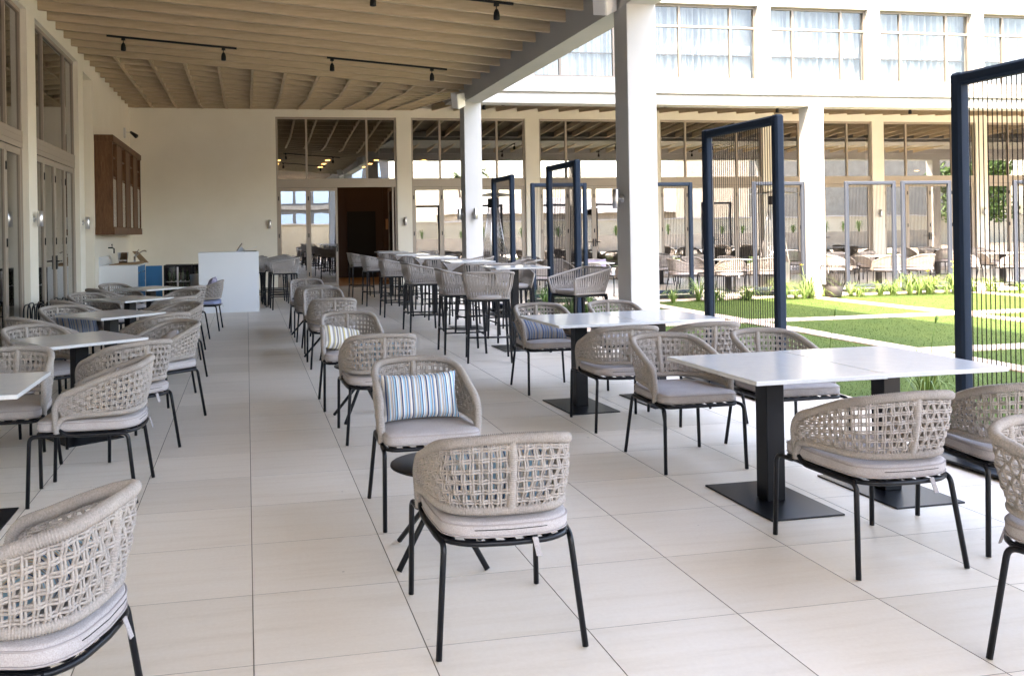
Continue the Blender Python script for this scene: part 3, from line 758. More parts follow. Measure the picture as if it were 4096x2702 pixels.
# far terrace
FT = [(7.40, 18.35, 0), (10.75, 18.55, 0), (14.70, 18.65, 0), (18.0, 18.5, 0), (6.75, 21.2, 0), (10.6, 21.6, 0), (15.2, 21.3, 0), (19.4, 22.2, 0)]
GF = 'armchairs on the terrace behind the lawn'
LF = 'woven rope armchair on the shaded terrace across the lawn'
for (tx, ty, a) in FT:
    LF = 'woven rope armchair at the ' + ('front row' if ty < 20 else 'back row') + ' tables on the terrace across the lawn'
    for (dx, dy, f) in ((-0.35, -0.72, 88), (0.42, -0.74, 92), (-0.38, 0.72, -90), (0.40, 0.74, -92)):
        chair(tx+dx*1.15+rng.uniform(-.06,.06), ty+dy+rng.uniform(-.05,.05), f+rng.uniform(-14,14), LF, GF)
    if ty < 20: chair(tx-1.15, ty+rng.uniform(-.1,.1), rng.uniform(-10,10), LF, GF)

# ================================================================ tables
def build_table(sx, sy, h, bx, by, post, name, cat='table'):
    t = thing(name, 'x', cat)
    MB().bbox(-sx/2, sx/2, -sy/2, sy/2, h-0.022, h, 0.0025).build('table_top', 'quartz', t)
    MB().bbox(-post/2, post/2, -post/2, post/2, 0.009, h-0.030, 0.003).build('post', 'black_metal', t)
    MB().bbox(-bx/2, bx/2, -by/2, by/2, 0.0, 0.009, 0.002).build('base_plate', 'black_metal', t)
    MB().box(-sx*0.36, sx*0.36, -0.04, 0.04, h-0.031, h-0.0225).box(-0.04, 0.04, -sy*0.36, sy*0.36, h-0.0308, h-0.0227).build('top_bracket', 'black_metal', t)
    return t
dt = build_table(0.717, 0.90, 0.722, 0.41, 0.64, 0.104, 'dining_table')
def table(x, y, rz, label, group=None):
    if 'dt' not in used:
        used['dt'] = 1; dt.location = (x, y, 0); dt.rotation_euler[2] = rz; dt['label'] = label
        if group: dt['group'] = group
        return dt
    return dup(dt, (x, y, 0), rz, label, group)
G1 = 'white tables pushed together in pairs'
T1 = 'white table on black post in the outer double table'
table(2.726, 4.31, R(0.6), T1+', aisle half', G1); table(3.448, 4.335, R(0.6), T1+', lawn half', G1)
T2 = 'white table on black post in the double table near the stools'
table(2.680, 6.965, R(2.5), T2+', aisle half', G1); table(3.402, 7.02, R(2.5), T2+', lawn half', G1)
sq = build_table(0.72, 0.73, 0.722, 0.41, 0.55, 0.10, 'square_table')
for k, (x, y, a) in enumerate(LT):
    if k == 0:
        o = sq; o.location = (x, y, 0); o['label'] = 'square white table set straight beside the wall of glass doors'
    else: dup(sq, (x, y, 0), R(a), 'square white table, the '+DN[k-1]+' by the glass doors', 'diagonal tables by the glass doors')
for (tx, ty, a) in FT: dup(sq, (tx, ty, 0), 0, 'white ' + ('front row' if ty < 20 else 'back row') + ' table on the terrace across the lawn', 'tables on the terrace behind the lawn')
bt = build_table(0.68, 0.72, 1.012, 0.46, 0.60, 0.085, 'bar_table')
for k in range(5):
    y = 10.6+2.4*k; lb = 'high white bar table, '+('first', 'second', 'third', 'fourth', 'fifth')[k]+' in the row from the double tables'
    if k == 0: bt.location = (3.25, y, 0); bt['label'] = lb; bt['group'] = 'high bar tables in a row'
    else: dup(bt, (3.25, y, 0), 0, lb, 'high bar tables in a row')
# low round tables
lt = thing('coffee_table', 'x', 'table')
MB().lathe([(0,0.405),(0.215,0.405),(0.225,0.410),(0.225,0.416),(0.218,0.42),(0,0.42)], 40).build('table_top', 'black_metal', lt)
for a in (35, 125, 215, 305):
    c, s = math.cos(R(a)), math.sin(R(a)); MB().tube([(0.27*c, 0.27*s, 0.006), (-0.16*c*0.5, -0.16*s*0.5, 0.404)], 0.0125, 8).build('leg', 'black_metal', lt)
for k, (x, y, lb) in enumerate(((0.84, 3.93, 'low round black table between the turned away chair and the blue striped pillow'), (0.88, 6.98, 'low round black table between the two chairs by the yellow striped pillow'), (0.90, 10.5, 'low round black table, third in the aisle row'), (0.88, 12.93, 'low round black table, last in the aisle row before the podium'))):
    gp_ = 'low round tables in the aisle row'
    if k == 0: lt.location = (x, y, 0); lt['label'] = lb
    else: dup(lt, (x, y, 0), 0.3*k, lb, gp_)

# ================================================================ bar stool
def build_stool():
    s = thing('bar_stool', 'x', 'stool')
    bx, by, zb = 0.222, 0.225, 0.712                 # lower rail half sizes
    # lower and upper rails as U in plan; front is +y
    low = fillet([(-bx, by, zb), (-bx, -by, zb), (bx, -by, zb), (bx, by, zb)], 0.06, 7)
    up = fillet([(-0.262, by+0.03, 0.885), (-0.285, -0.285, 1.0), (0.285, -0.285, 1.0), (0.262, by+0.03, 0.885)], 0.10, 8)
    Lw, _ = resample(low, 201); U, _ = resample(up, 201)
    m = MB(); m.tube(U, 0.0135, 7); m.tube(Lw, 0.012, 6)
    for sx in (-1, 1): m.tube([(sx*bx, by, zb), (sx*0.262, by+0.03, 0.885)], 0.014, 7)
    m.build('rope_rail', 'rope_taupe', s)
    m = MB(); n = 46
    for k in range(n):
        s0 = (k+0.5)/n
        for lay, sh in ((0, 0.010), (1, -0.010)):
            def pt(sv, arr):
                q = min(max(sv,0),1)*200; a = int(q); f = q-a; b = min(a+1, 200); return arr[a]*(1-f)+arr[b]*f
            P0 = pt(s0+sh, Lw); P1 = pt(s0, U)
            tg = pt(s0+0.01, U)-pt(s0-0.01, U); tg /= np.linalg.norm(tg); nr = np.array([tg[1], -tg[0], 0]); nr /= np.linalg.norm(nr)+1e-9
            wd, th = tg*0.0062, nr*0.002; off = nr*(0.003 if lay else -0.002)
            pts = []
            for t_ in (0, 0.5, 1):
                c = P0*(1-t_)+P1*t_ + nr*0.012*math.sin(math.pi*t_) + off; pts += [c-wd-th, c+wd-th, c+wd+th, c-wd+th]
            m.add(pts, [(0,1,5,4),(1,2,6,5),(2,3,7,6),(3,0,4,7),(4,5,9,8),(5,6,10,9),(6,7,11,10),(7,4,8,11)], False)
    m.build('rope_straps', 'rope_taupe', s)
    m = MB().box(-bx-0.008, bx+0.008, -by-0.008, -by+0.018, 0.675, 0.70).box(-bx-0.008, bx+0.008, by-0.018, by+0.008, 0.675, 0.70).box(-bx-0.006, -bx+0.018, -by+0.018, by-0.018, 0.6755, 0.6995).box(bx-0.018, bx+0.006, -by+0.018, by-0.018, 0.6755, 0.6995)
    m.build('seat_frame', 'black_metal', s)
    cu = cushion_mesh(0.700, 0.752, 0.83, 0.86, 0.008).build('seat_cushion', 'seat_fabric', s)
    for sx in (-1, 1):
        for sy in (-1, 1):
            tx, ty, fx, fy = sx*(bx-0.004), sy*(by-0.004), sx*0.242, sy*0.250
            a, b = 0.0155, 0.0115
            MB().hexa([(fx-b,fy-b,0),(fx+b,fy-b,0),(fx+b,fy+b,0),(fx-b,fy+b,0),(tx-a,ty-a,0.6745),(tx+a,ty-a,0.6745),(tx+a,ty+a,0.6745),(tx-a,ty+a,0.6745)]).build('leg', 'black_metal', s)
    for (p, q) in (((-0.236,0.243,0.225),(0.236,0.243,0.225)), ((-0.236,-0.243,0.285),(0.236,-0.243,0.285)), ((-0.235,-0.243,0.255),(-0.235,0.243,0.255)), ((0.235,-0.243,0.255),(0.235,0.243,0.255))):
        MB().tube([p, q], 0.010, 6).build('foot_rail', 'black_metal', s)
    return s
stool0 = build_stool()
GS = 'bar stools around the high tables'
LS = 'rope backed bar stool with black legs at the row of high white tables'
place(stool0, 2.66, 9.72, 78, 'rope bar stool pulled out from the high tables, back to the double tables', None)
place(stool0, 3.84, 9.95, 196, 'rope backed bar stool turned sideways beside the white column and lawn', None)
for k in range(5):
    y = 10.6+2.4*k
    OR = ('first', 'second', 'third', 'fourth', 'fifth')[k]; LS = 'rope bar stool at the '+OR+' high table from the double tables, '
    place(stool0, 2.54, y-0.1, rng.uniform(-4, 4), LS+'facing the lawn', GS)
    place(stool0, 3.34 if k else 3.42, y+0.78, -90+rng.uniform(-5,5), LS+'facing them', GS)
    if k: place(stool0, 3.98, y-0.02, 180+rng.uniform(-6,6), LS+'back to lawn', GS); place(stool0, 3.18, y-0.80, 90+rng.uniform(-6,6), LS+'turned away', GS)
GP = 'bar stools crowded beside the podium'
for k, (x, y, f) in enumerate(((0.70, 17.55, 184), (0.66, 18.3, 176), (0.58, 19.1, 182), (0.55, 19.9, 178), (0.10, 18.25, 182), (0.05, 19.1, 180))):
    place(stool0, x, y, f, 'rope backed bar stool crowded with others beside the white podium', GP)

# ================================================================ loose pillows
def pillow_mesh(w, h, d):
    n, m_ = 22, 14; V = []; F = []
    for side in (1, -1):
        for i in range(n+1):
            for j in range(m_+1):
                u, v = -1+2*i/n, -1+2*j/m_
                pu = u*(1-0.07*(1-abs(u))*0 - 0.06*(1-v*v)*abs(u)**3); pv = v*(1-0.10*(1-u*u)*abs(v)**3)
                z = side*d*0.5*max(0, (1-u**4))**0.55*max(0, (1-v**4))**0.55
                V.append((pu*w/2, z, pv*h/2))
    for sd in (0, 1):
        o = sd*(n+1)*(m_+1)
        for i in range(n):
            for j in range(m_):
                q = [o+i*(m_+1)+j, o+(i+1)*(m_+1)+j, o+(i+1)*(m_+1)+j+1, o+i*(m_+1)+j+1]; F.append(tuple(q if sd else q[::-1]))
    mb = MB().add(V, F, True); return mb
def pillow(x, y, z, face, tilt, mt, label, w=0.46, h=0.27, d=0.13, roll=0.0):
    o = pillow_mesh(w, h, d).build('scatter_pillow', mt)
    o.matrix_world = Matrix.Translation((x, y, z)) @ Matrix.Rotation(R(face-90), 4, 'Z') @ Matrix.Rotation(R(roll), 4, 'Y') @ Matrix.Rotation(R(tilt), 4, 'X')
    tag(o, label, 'pillow'); return o
pillow(0.88, 4.60, 0.598, -90, 16, 'stripe_blue', 'bright blue and white striped pillow upright on an armchair', w=0.41, h=0.245, d=0.12, roll=1)
pillow(0.89, 3.10, 0.583, 90, 20, 'stripe_blue', 'blue striped pillow seen through the rope back of the turned away armchair', w=0.41, h=0.225, d=0.11)
pillow(0.91, 6.22, 0.583, 90, 20, 'stripe_blue', 'blue striped pillow seen through the armchair opposite the yellow pillow', w=0.41, h=0.225, d=0.11)
pillow(0.78, 7.60, 0.555, -75, 42, 'stripe_yellow', 'yellow and white striped pillow leaning on an aisle armchair', w=0.38, h=0.24, roll=-12)
pillow(2.62, 7.80, 0.545, -90, 58, 'stripe_dark', 'dull blue and brown striped pillow lying flat on an armchair at the double table', d=0.15)
pillow(-0.565, 2.57, 0.535, 163, 52, 'stripe_blue', 'blue and white striped pillow leaning inside the armchair at the left edge', w=0.40, h=0.23)
pillow(-1.68, 9.44, 0.585, -46, 18, 'stripe_dark', 'grey blue striped pillow on an armchair by the glass doors')
pillow(-0.76, 5.37, 0.560, 176, 24, 'grey_fabric', 'plain tan pillow in the armchair at the straight set square table', w=0.38, h=0.22, roll=24)
pillow(-0.66, 7.47, 0.560, 208, 24, 'grey_fabric', 'plain tan pillow in an armchair beside the first diagonal table', w=0.38, h=0.22, roll=20)
pillow(-0.55, 14.1, 0.63, 176, 14, 'violet_fabric', 'plain violet grey pillow in the armchair before the podium', w=0.40, h=0.38)
pillow(7.75, 19.0, 0.60, -92, 16, 'violet_fabric', 'violet pillow on an armchair across the lawn next to the white column', w=0.50, h=0.36)

# ================================================================ rope screens
def build_screen(width, mt='rope_navy', string='string_dark', tall=2.40):
    s = thing('rope_screen', 'x', 'screen'); r = 0.041; w2 = width/2-r
    def post(x): 
        m = MB(); m.bbox(x-r, x+r, -r, r, 0.055, tall, 0.016); return m
    post(-w2).build('post', mt, s); post(w2).build('post', mt, s)
    MB().bbox(-w2+r-0.01, w2-r+0.01, -r+0.002, r-0.002, tall-2*r, tall-0.004, 0.016).build('top_rail', mt, s)
    MB().bbox(-w2+r-0.01, w2-r+0.01, -r+0.002, r-0.002, 0.08, 0.08+2*r, 0.016).build('bottom_rail', mt, s)
    m = MB(); n = int((width-4*r)/0.034)
    for k in range(1, n):
        x = -w2+r + (2*w2-2*r)*k/n; rr = 0.0021
        m.hexa([(x-rr,-rr,0.16),(x+rr,-rr,0.16),(x+rr,rr,0.16),(x-rr,rr,0.16),(x-rr,-rr,tall-2*r),(x+rr,-rr,tall-2*r),(x+rr,rr,tall-2*r),(x-rr,rr,tall-2*r)])
    m.build('strings', string, s, 'stuff')
    MB().bbox(-width/2-0.08, width/2+0.08, -0.26, 0.26, 0.018, 0.032, 0.002).bbox(-width/2-0.06, width/2+0.06, -0.12, 0.12, 0.032, 0.057, 0.004).build('base_plate', 'black_metal', s)
    for sx in (-1, 1):
        for sy in (-1, 1): MB().tube([(sx*(width/2)-0.05, sy*0.20, 0.009), (sx*(width/2)+0.05, sy*0.20, 0.009)], 0.009, 8).build('glide', 'black_matte', s)
    return s
scr = build_screen(1.20)
nl = [(4.40, 4.27, 'tall navy rope screen beside the outer double table at the lawn'), (4.40, 7.36, 'tall navy rope screen standing between inner double table and lawn'), (4.40, 11.98, 'tall navy rope screen beside the bar stools at the lawn'), (4.40, 14.98, 'tall navy rope screen beside the far bar tables, near the terrace corner')]
for k, (x, y, lb) in enumerate(nl):
    if k == 0: scr.location = (x, y, 0); scr.rotation_euler[2] = R(90); scr['label'] = lb
    else: dup(scr, (x, y, 0), R(90 + (1.5 if k == 1 else 0)), lb)
scr2 = build_screen(1.24, 'rope_navy_sunlit')  # same navy screens, coloured as if sunlit
scr2.location = (11.145, 17.17, 0); scr2.rotation_euler[2] = R(1); scr2['label'] = 'sunlit-toned navy rope screen beside the sunlit terrace column, on the side of the big column'; scr2['group'] = 'rope screens on the terrace edge'
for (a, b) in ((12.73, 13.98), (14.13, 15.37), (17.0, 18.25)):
    dup(scr2, ((a+b)/2, 17.17, 0), R(rng.uniform(-1.5, 1.5)), {12.73: 'sunlit-toned navy rope screen directly behind the fire basket', 14.13: 'sunlit-toned navy rope screen standing close beside another, behind the flowering lilies', 17.0: 'sunlit-toned navy rope screen farthest along the terrace edge from the verandah'}[a], 'rope screens on the terrace edge')
for (a, b) in ((5.60, 6.85), (7.93, 9.17)):
    dup(scr, ((a+b)/2, 17.17, 0), R(rng.uniform(-1.5, 1.5)), 'navy rope screen on the shaded terrace edge next to the corner column' if a < 6 else 'navy rope screen on the terrace edge, partly behind the big white column', 'rope screens on the terrace edge')

# ================================================================ lights, speakers, small fittings
def track(x0, x1, y, spots, lb, axis='x', f=zx):
    t = thing('track_light', lb, 'light', (0,0,0), group='black track lights under the slats')
    if axis == 'x': P = lambda u, dz: (u, y, f(u)-dz)
    else: P = lambda u, dz: (y, u, f(u)-dz)
    th = 0.013
    p, q = P(x0, 0.032), P(x1, 0.032)
    if axis == 'x': MB().hexa([(p[0],y-th,p[2]),(q[0],y-th,q[2]),(q[0],y+th,q[2]),(p[0],y+th,p[2]),(p[0],y-th,p[2]+0.03),(q[0],y-th,q[2]+0.03),(q[0],y+th,q[2]+0.03),(p[0],y+th,p[2]+0.03)]).build('track', 'black_matte', t)
    else: MB().hexa([(y-th,p[1],p[2]),(y+th,p[1],p[2]),(y+th,q[1],q[2]),(y-th,q[1],q[2]),(y-th,p[1],p[2]+0.03),(y+th,p[1],p[2]+0.03),(y+th,q[1],q[2]+0.03),(y-th,q[1],q[2]+0.03)]).build('track', 'black_matte', t)
    for u in spots:
        c = P(u, 0.032); m = MB().box(c[0]-0.03, c[0]+0.03, c[1]-0.02, c[1]+0.02, c[2]-0.035, c[2]+0.002)
        m.tube([(c[0],c[1],c[2]-0.03),(c[0],c[1],c[2]-0.09)], 0.007, 6)
        m.lathe([(0,c[2]-0.07),(0.018,c[2]-0.075),(0.034,c[2]-0.11),(0.04,c[2]-0.15),(0.04,c[2]-0.20),(0.032,c[2]-0.205),(0.0,c[2]-0.19)], 14, (c[0], c[1]))
        m.build('spotlight', 'black_matte', t)
track(-2.18, -0.115, 15.11, (-1.92, -0.33), 'black track with two spotlights over the tables by the glass doors')
track(1.385, 3.47, 15.11, (1.47, 3.20), 'black track with two spotlights over the row of bar tables')
track(1.50, 3.32, 10.69, (1.45+0.1, 3.10), 'black track with two spotlights under the slats nearest the big column')
for k, x in enumerate((5.3, 8.95, 12.6, 16.25, 19.9)): track(17.7, 19.7, x, (17.9, 19.4), 'black track with spotlights under the terrace ceiling across the lawn', 'y', zy)

def wall_light(p, nrm, lb, g=None):
    o = thing('wall_light', lb, 'light', p, math.atan2(nrm[1], nrm[0]), g)
    MB().lathe([(0,-0.11),(0.036,-0.11),(0.042,-0.104),(0.042,0.104),(0.036,0.11),(0,0.11)], 20, (0.085, 0)).build('cylinder', 'steel', o)
    m = MB().tube([(0,0,0),(0.014,0,0)], 0.045, 18); m.tube([(0.012,0,0),(0.06,0,0)], 0.014, 8); m.build('bracket', 'steel', o)
wall_light((XL, 13.37, 1.73), (1,0), 'steel cylinder light on the pilaster between the glass door bays')
wall_light((XL, 17.18, 1.72), (1,0), 'steel cylinder light on the pier beside the wooden cabinet')
wall_light((0.61, YF, 1.725), (0,-1), 'steel cylinder light on the cream wall above the podium')
wall_light((4.28, YF, 1.75), (0,-1), 'steel cylinder light on the wall pier right of the open doorway')
wall_light((XB0+0.002, 17.16, 1.79), (-1,0), 'steel cylinder light on the verandah side of the corner column')
wall_light((4.41, 16.993, 1.79), (0,-1), 'steel cylinder light on the lawn facing side of the corner column')
wall_light((XB0+0.002, 9.55, 1.80), (-1,0), 'steel cylinder light on the big white column by the double tables')
for k in range(1, 6): wall_light((BX[k]+3.485, YF, 1.79), (0,-1), 'steel cylinder light on a cream pier of the terrace across the lawn', 'cylinder lights on the terrace piers')
def speaker(p, rz, tilt, lb):
    o = thing('speaker', lb, 'speaker', p, rz)
    m = MB().hexa([(-0.10,-0.10,-0.15),(0.10,-0.10,-0.15),(0.075,0.10,-0.13),(-0.075,0.10,-0.13),(-0.10,-0.10,0.15),(0.10,-0.10,0.15),(0.075,0.10,0.13),(-0.075,0.10,0.13)])
    b = m.build('cabinet', 'white_plastic', o); b.rotation_euler = (R(tilt), R(14), 0)
    g = MB().bbox(-0.09, 0.09, -0.112, -0.1005, -0.14, 0.14, 0.004).build('grille', 'white_plastic', o); g.rotation_euler = b.rotation_euler
    MB().tube([(0,0.05,0.0),(0.0,0.2,0.03)], 0.012, 8).build('bracket', 'white_plastic', o)
speaker((4.06, 16.72, 3.99), R(-62), 18, 'white loudspeaker on a bracket at the corner column under the slats')
speaker((4.06, 9.55, 4.06), R(-62), 18, 'white loudspeaker on the beam above the big white column')
sc = thing('security_camera', 'small black camera on a white bracket on the cream corner wall', 'camera', (XL, 23.0, 4.02))
MB().box(0, 0.05, -0.06, 0.06, -0.12, 0.12).build('bracket', 'white_plastic', sc); MB().tube([(0.05,0,0.02),(0.20,-0.05,0.0)], 0.008, 6).build('arm', 'steel', sc)
MB().tube([(0.17,-0.02,0.02),(0.32,-0.14,-0.10)], [0.03,0.055], 10).build('body', 'black_matte', sc)

# ================================================================ bar corner: cabinet, counter, coolers, podium
cb = thing('wall_cabinet', 'tall brown wooden display cabinet hung on the cream wall above the counter', 'cabinet', (0,0,0))
cx0, cx1, cy0, cy1, cz0, cz1 = XL+0.002, -2.60, 18.55, 23.3, 1.50, 3.49
m = MB().box(cx0, cx1, cy0, cy0+0.04, cz0+0.15, cz1-0.13).box(cx0, cx1, cy1-0.04, cy1, cz0+0.15, cz1-0.13).box(cx0, cx0+0.03, cy0+0.04, cy1-0.04, cz0+0.15, cz1-0.13)
m.build('carcass', 'cabinet_wood', cb)
MB().bbox(cx0, cx1+0.02, cy0-0.02, cy1+0.02, cz1-0.13, cz1, 0.004).build('cornice', 'cabinet_wood', cb)
MB().bbox(cx0, cx1+0.02, cy0-0.02, cy1+0.02, cz0, cz0+0.15, 0.004).build('plinth', 'cabinet_wood', cb)
ny = 7; pw = (cy1-cy0)/ny
for k in range(1, ny): MB().box(cx0+0.03, cx1-0.002, cy0+k*pw-0.05, cy0+k*pw+0.05, cz0+0.15, cz1-0.13).build('divider', 'cabinet_wood', cb)
for z in (2.1, 2.65, 3.05):
    MB().box(cx0+0.03, cx1-0.03, cy0+0.04, cy1-0.04, z, z+0.03).build('shelf', 'cabinet_wood', cb)
for k in range(ny):
    if k % 2 == 0: MB().box(cx1-0.02, cx1-0.014, cy0+k*pw+0.055, cy0+(k+1)*pw-0.055, cz0+0.16, 2.62).build('pane', 'glass_clear', cb)
    else: MB().box(cx1-0.025, cx1-0.008, cy0+k*pw+0.055, cy0+(k+1)*pw-0.055, cz0+0.16, cz1-0.14).build('door', 'cabinet_wood', cb)
bott = MB().lathe([(0,0),(0.035,0),(0.037,0.01),(0.037,0.17),(0.03,0.20),(0.014,0.235),(0.013,0.29),(0.015,0.295),(0,0.30)], 10).mesh('bottle'); bott.materials.append(MATS['bottle_green'])
glas = MB().lathe([(0,0),(0.032,0.002),(0.036,0.12),(0.034,0.12),(0.03,0.006),(0,0.006)], 10).mesh('glass'); glas.materials.append(MATS['glass_clear'])
for k in range(0, ny, 2):
    for z in (cz0+0.15, 2.131):
        for q in range(4):
            o = obj('drinking_glass', glas, None, loc=(cx1-0.10-0.05*(q % 2), cy0+k*pw+0.14+q*0.12, z)); tag(o, 'clear drinking glass standing in the wooden wall cabinet', 'glass', 'glasses in the wall cabinet')
ct = thing('bar_counter', 'white quartz waterfall counter under the wooden cabinet', 'counter')
kx1 = -2.19
MB().bbox(XL+0.002, kx1, 18.90, 18.93, 0, 0.872, 0.002).build('end_panel', 'quartz_panel', ct)
MB().bbox(XL+0.002, kx1, 18.931, 20.5, 0.842, 0.872, 0.002).build('counter_top', 'quartz_panel', ct)
MB().box(XL+0.05, kx1-0.06, 18.931, 20.5, 0.08, 0.84).build('carcass', 'cooler_blue', ct)
for k in range(2):
    a = 18.95+k*0.77; dr = MB().bbox(kx1-0.058, kx1-0.03, a+0.01, a+0.76, 0.10, 0.48, 0.004).bbox(kx1-0.058, kx1-0.03, a+0.01, a+0.76, 0.49, 0.83, 0.004).build('drawer', 'cooler_blue', ct)
    MB().tube([(kx1-0.02,a+0.2,0.70),(kx1-0.02,a+0.6,0.70)], 0.012, 6).tube([(kx1-0.02,a+0.2,0.34),(kx1-0.02,a+0.6,0.34)], 0.012, 6).build('handle', 'chrome', dr)
MB().bbox(XL+0.003, XL+0.02, 18.9, 20.5, 0.873, 1.05, 0.002).build('upstand', 'quartz_panel', ct)
bl = thing('cooler_door', 'bright blue cabinet door standing open at the end of the counter', 'door', (-2.04, 20.56, 0))
MB().bbox(-0.175, 0.175, -0.02, 0.02, 0.05, 0.80, 0.004).build('panel', 'cooler_blue', bl); MB().bbox(-0.175, 0.175, -0.028, -0.021, 0.56, 0.58, 0.001).build('rail', 'cooler_blue', bl); MB().box(-0.15, -0.13, -0.02, 0.02, 0, 0.05).box(0.13, 0.15, -0.02, 0.02, 0, 0.05).build('foot', 'black_matte', bl)
for k in range(3):
    fx = -1.53 + k*0.62
    f = thing('bottle_cooler', 'dark bottle cooler with glass front between the blue door and podium', 'fridge', (fx, 20.80, 0), group='bottle coolers in a row')
    MB().box(-0.30,-0.265,-0.25,0.5,0,0.80).box(0.265,0.30,-0.25,0.5,0,0.80).box(-0.265,0.265,0.46,0.5,0,0.80).box(-0.265,0.265,-0.25,0.46,0.76,0.80).box(-0.265,0.265,-0.25,0.46,0,0.10).build('body', 'black_matte', f)
    MB().box(-0.264,0.264,-0.16,0.44,0.42,0.432).box(-0.018,0.018,-0.249,-0.236,0.10,0.76).build('shelf', 'steel', f)
    MB().box(-0.264,0.264,-0.235,-0.229,0.10,0.76).build('glass_front', 'glass_clear', f)
    for z in (0.101, 0.433):
        for q in range(5):
            o = obj('bottle', bott, None, loc=(fx-0.2+q*0.1, 20.75, z)); tag(o, 'dark green bottle standing inside a bottle cooler', 'bottle', 'bottles in the coolers')
b = thing('ice_bucket', 'shiny steel bucket standing on the white counter', 'bucket', (-2.62, 20.0, 0.873)); MB().lathe([(0,0),(0.085,0.0),(0.115,0.24),(0.122,0.245),(0.11,0.245),(0.08,0.01),(0,0.012)], 24).build('body', 'chrome', b); MB().lathe([(0.09,0.06),(0.097,0.065),(0.098,0.075),(0.094,0.08)], 24).build('band', 'chrome', b)
tp = thing('tap', 'chrome mixer tap with long spout beside the steel bucket', 'tap', (-2.42, 20.3, 0.873)); MB().lathe([(0,0),(0.03,0),(0.026,0.02),(0.024,0.14),(0,0.15)], 14).build('body', 'chrome', tp); MB().tube(spline([(0,0,0.12),(0.08,-0.02,0.20),(0.20,-0.05,0.27),(0.26,-0.06,0.25)], 14), 0.012, 8).build('spout', 'chrome', tp); MB().tube([(0,0,0.145),(0.09,0.02,0.30)], 0.009, 6).build('lever', 'chrome', tp)
cd = thing('cardboard_sheet', 'torn brown cardboard lying on the white counter', 'cardboard', (-2.50, 19.6, 0.873))
MB().hexa([(-0.3,-0.35,0.0),(0.24,-0.3,0.0),(0.30,0.5,0.0),(-0.25,0.45,0.0),(-0.3,-0.35,0.012),(0.24,-0.3,0.03),(0.30,0.5,0.05),(-0.25,0.45,0.012)]).build('sheet', 'cardboard', cd)
MB().hexa([(0.20,0.9,0.0),(0.36,0.9,0.0),(0.36,0.91,0.0),(0.20,0.91,0.0),(0.02,0.8,0.26),(0.14,0.8,0.26),(0.14,0.81,0.26),(0.02,0.81,0.26)]).build('flap', 'cardboard', cd)
wt = thing('wall_tap', 'old metal tap with hose bib on the white splashback', 'tap', (XL, 20.2, 1.16)); MB().tube([(0,0,0.06),(0.08,0,0.06),(0.12,0,0.04),(0.12,0,-0.06)], 0.014, 8).build('spout', 'black_metal', wt); MB().tube([(0.08,0,0.06),(0.08,0,0.13)], 0.007, 6).tube([(0.08,-0.04,0.13),(0.08,0.04,0.13)], 0.010, 6).build('valve', 'black_metal', wt)

pd = thing('podium', 'white quartz host podium standing before the cream wall', 'podium', (-0.34, 17.1, 0))
MB().bbox(-0.555, 0.555, 0, 0.03, 0.0, 1.135, 0.002).build('front_panel', 'quartz_panel', pd)
MB().bbox(-0.555, -0.525, 0.0305, 0.62, 0.0, 1.105, 0.002).build('side_panel', 'quartz_panel', pd); MB().bbox(0.525, 0.555, 0.0305, 0.62, 0.0, 1.105, 0.002).build('side_panel', 'quartz_panel', pd)
MB().bbox(-0.5545, 0.5545, 0.0306, 0.63, 1.106, 1.134, 0.002).build('counter_top', 'quartz_panel', pd)
tb = thing('tablet', 'black tablet tilted on a stand on the white podium', 'tablet', (-0.13, 17.38, 1.1345))
MB().hexa([(-0.07,-0.12,0.02),(-0.055,-0.12,0.015),(-0.055,0.12,0.015),(-0.07,0.12,0.02),(0.03,-0.12,0.165),(0.045,-0.12,0.158),(0.045,0.12,0.158),(0.03,0.12,0.165)]).build('screen', 'screen_dark', tb)
MB().hexa([(-0.07,-0.08,0.0),(0.12,-0.08,0.0),(0.12,0.08,0.0),(-0.07,0.08,0.0),(-0.06,-0.06,0.02),(0.03,-0.02,0.09),(0.03,0.02,0.09),(-0.06,0.06,0.02)]).build('stand', 'steel', tb)
kb = thing('menu_folder', 'dark menu folder lying half open on the podium beside the tablet', 'folder', (0.06, 17.4, 1.1345))
MB().hexa([(-0.12,-0.12,0),(0.12,-0.12,0),(0.12,0.12,0),(-0.12,0.12,0),(-0.12,-0.12,0.012),(0.12,-0.12,0.012),(0.12,0.12,0.012),(-0.12,0.12,0.012)]).build('cover', 'black_matte', kb); MB().hexa([(-0.11,-0.12,0.013),(0.13,-0.12,0.085),(0.13,0.12,0.085),(-0.11,0.12,0.013),(-0.11,-0.12,0.018),(0.13,-0.12,0.092),(0.13,0.12,0.092),(-0.11,0.12,0.018)]).build('flap', 'steel', kb)
bn = thing('waste_bin', 'grey steel bin standing beside the white podium', 'bin', (-1.00, 19.4, 0)); MB().lathe([(0,0),(0.17,0),(0.19,0.62),(0.195,0.63),(0.18,0.63),(0.16,0.02),(0,0.02)], 28).build('body', 'steel', bn); MB().lathe([(0.186,0.60),(0.197,0.605),(0.197,0.635),(0.186,0.64)], 28).build('rim', 'steel', bn)

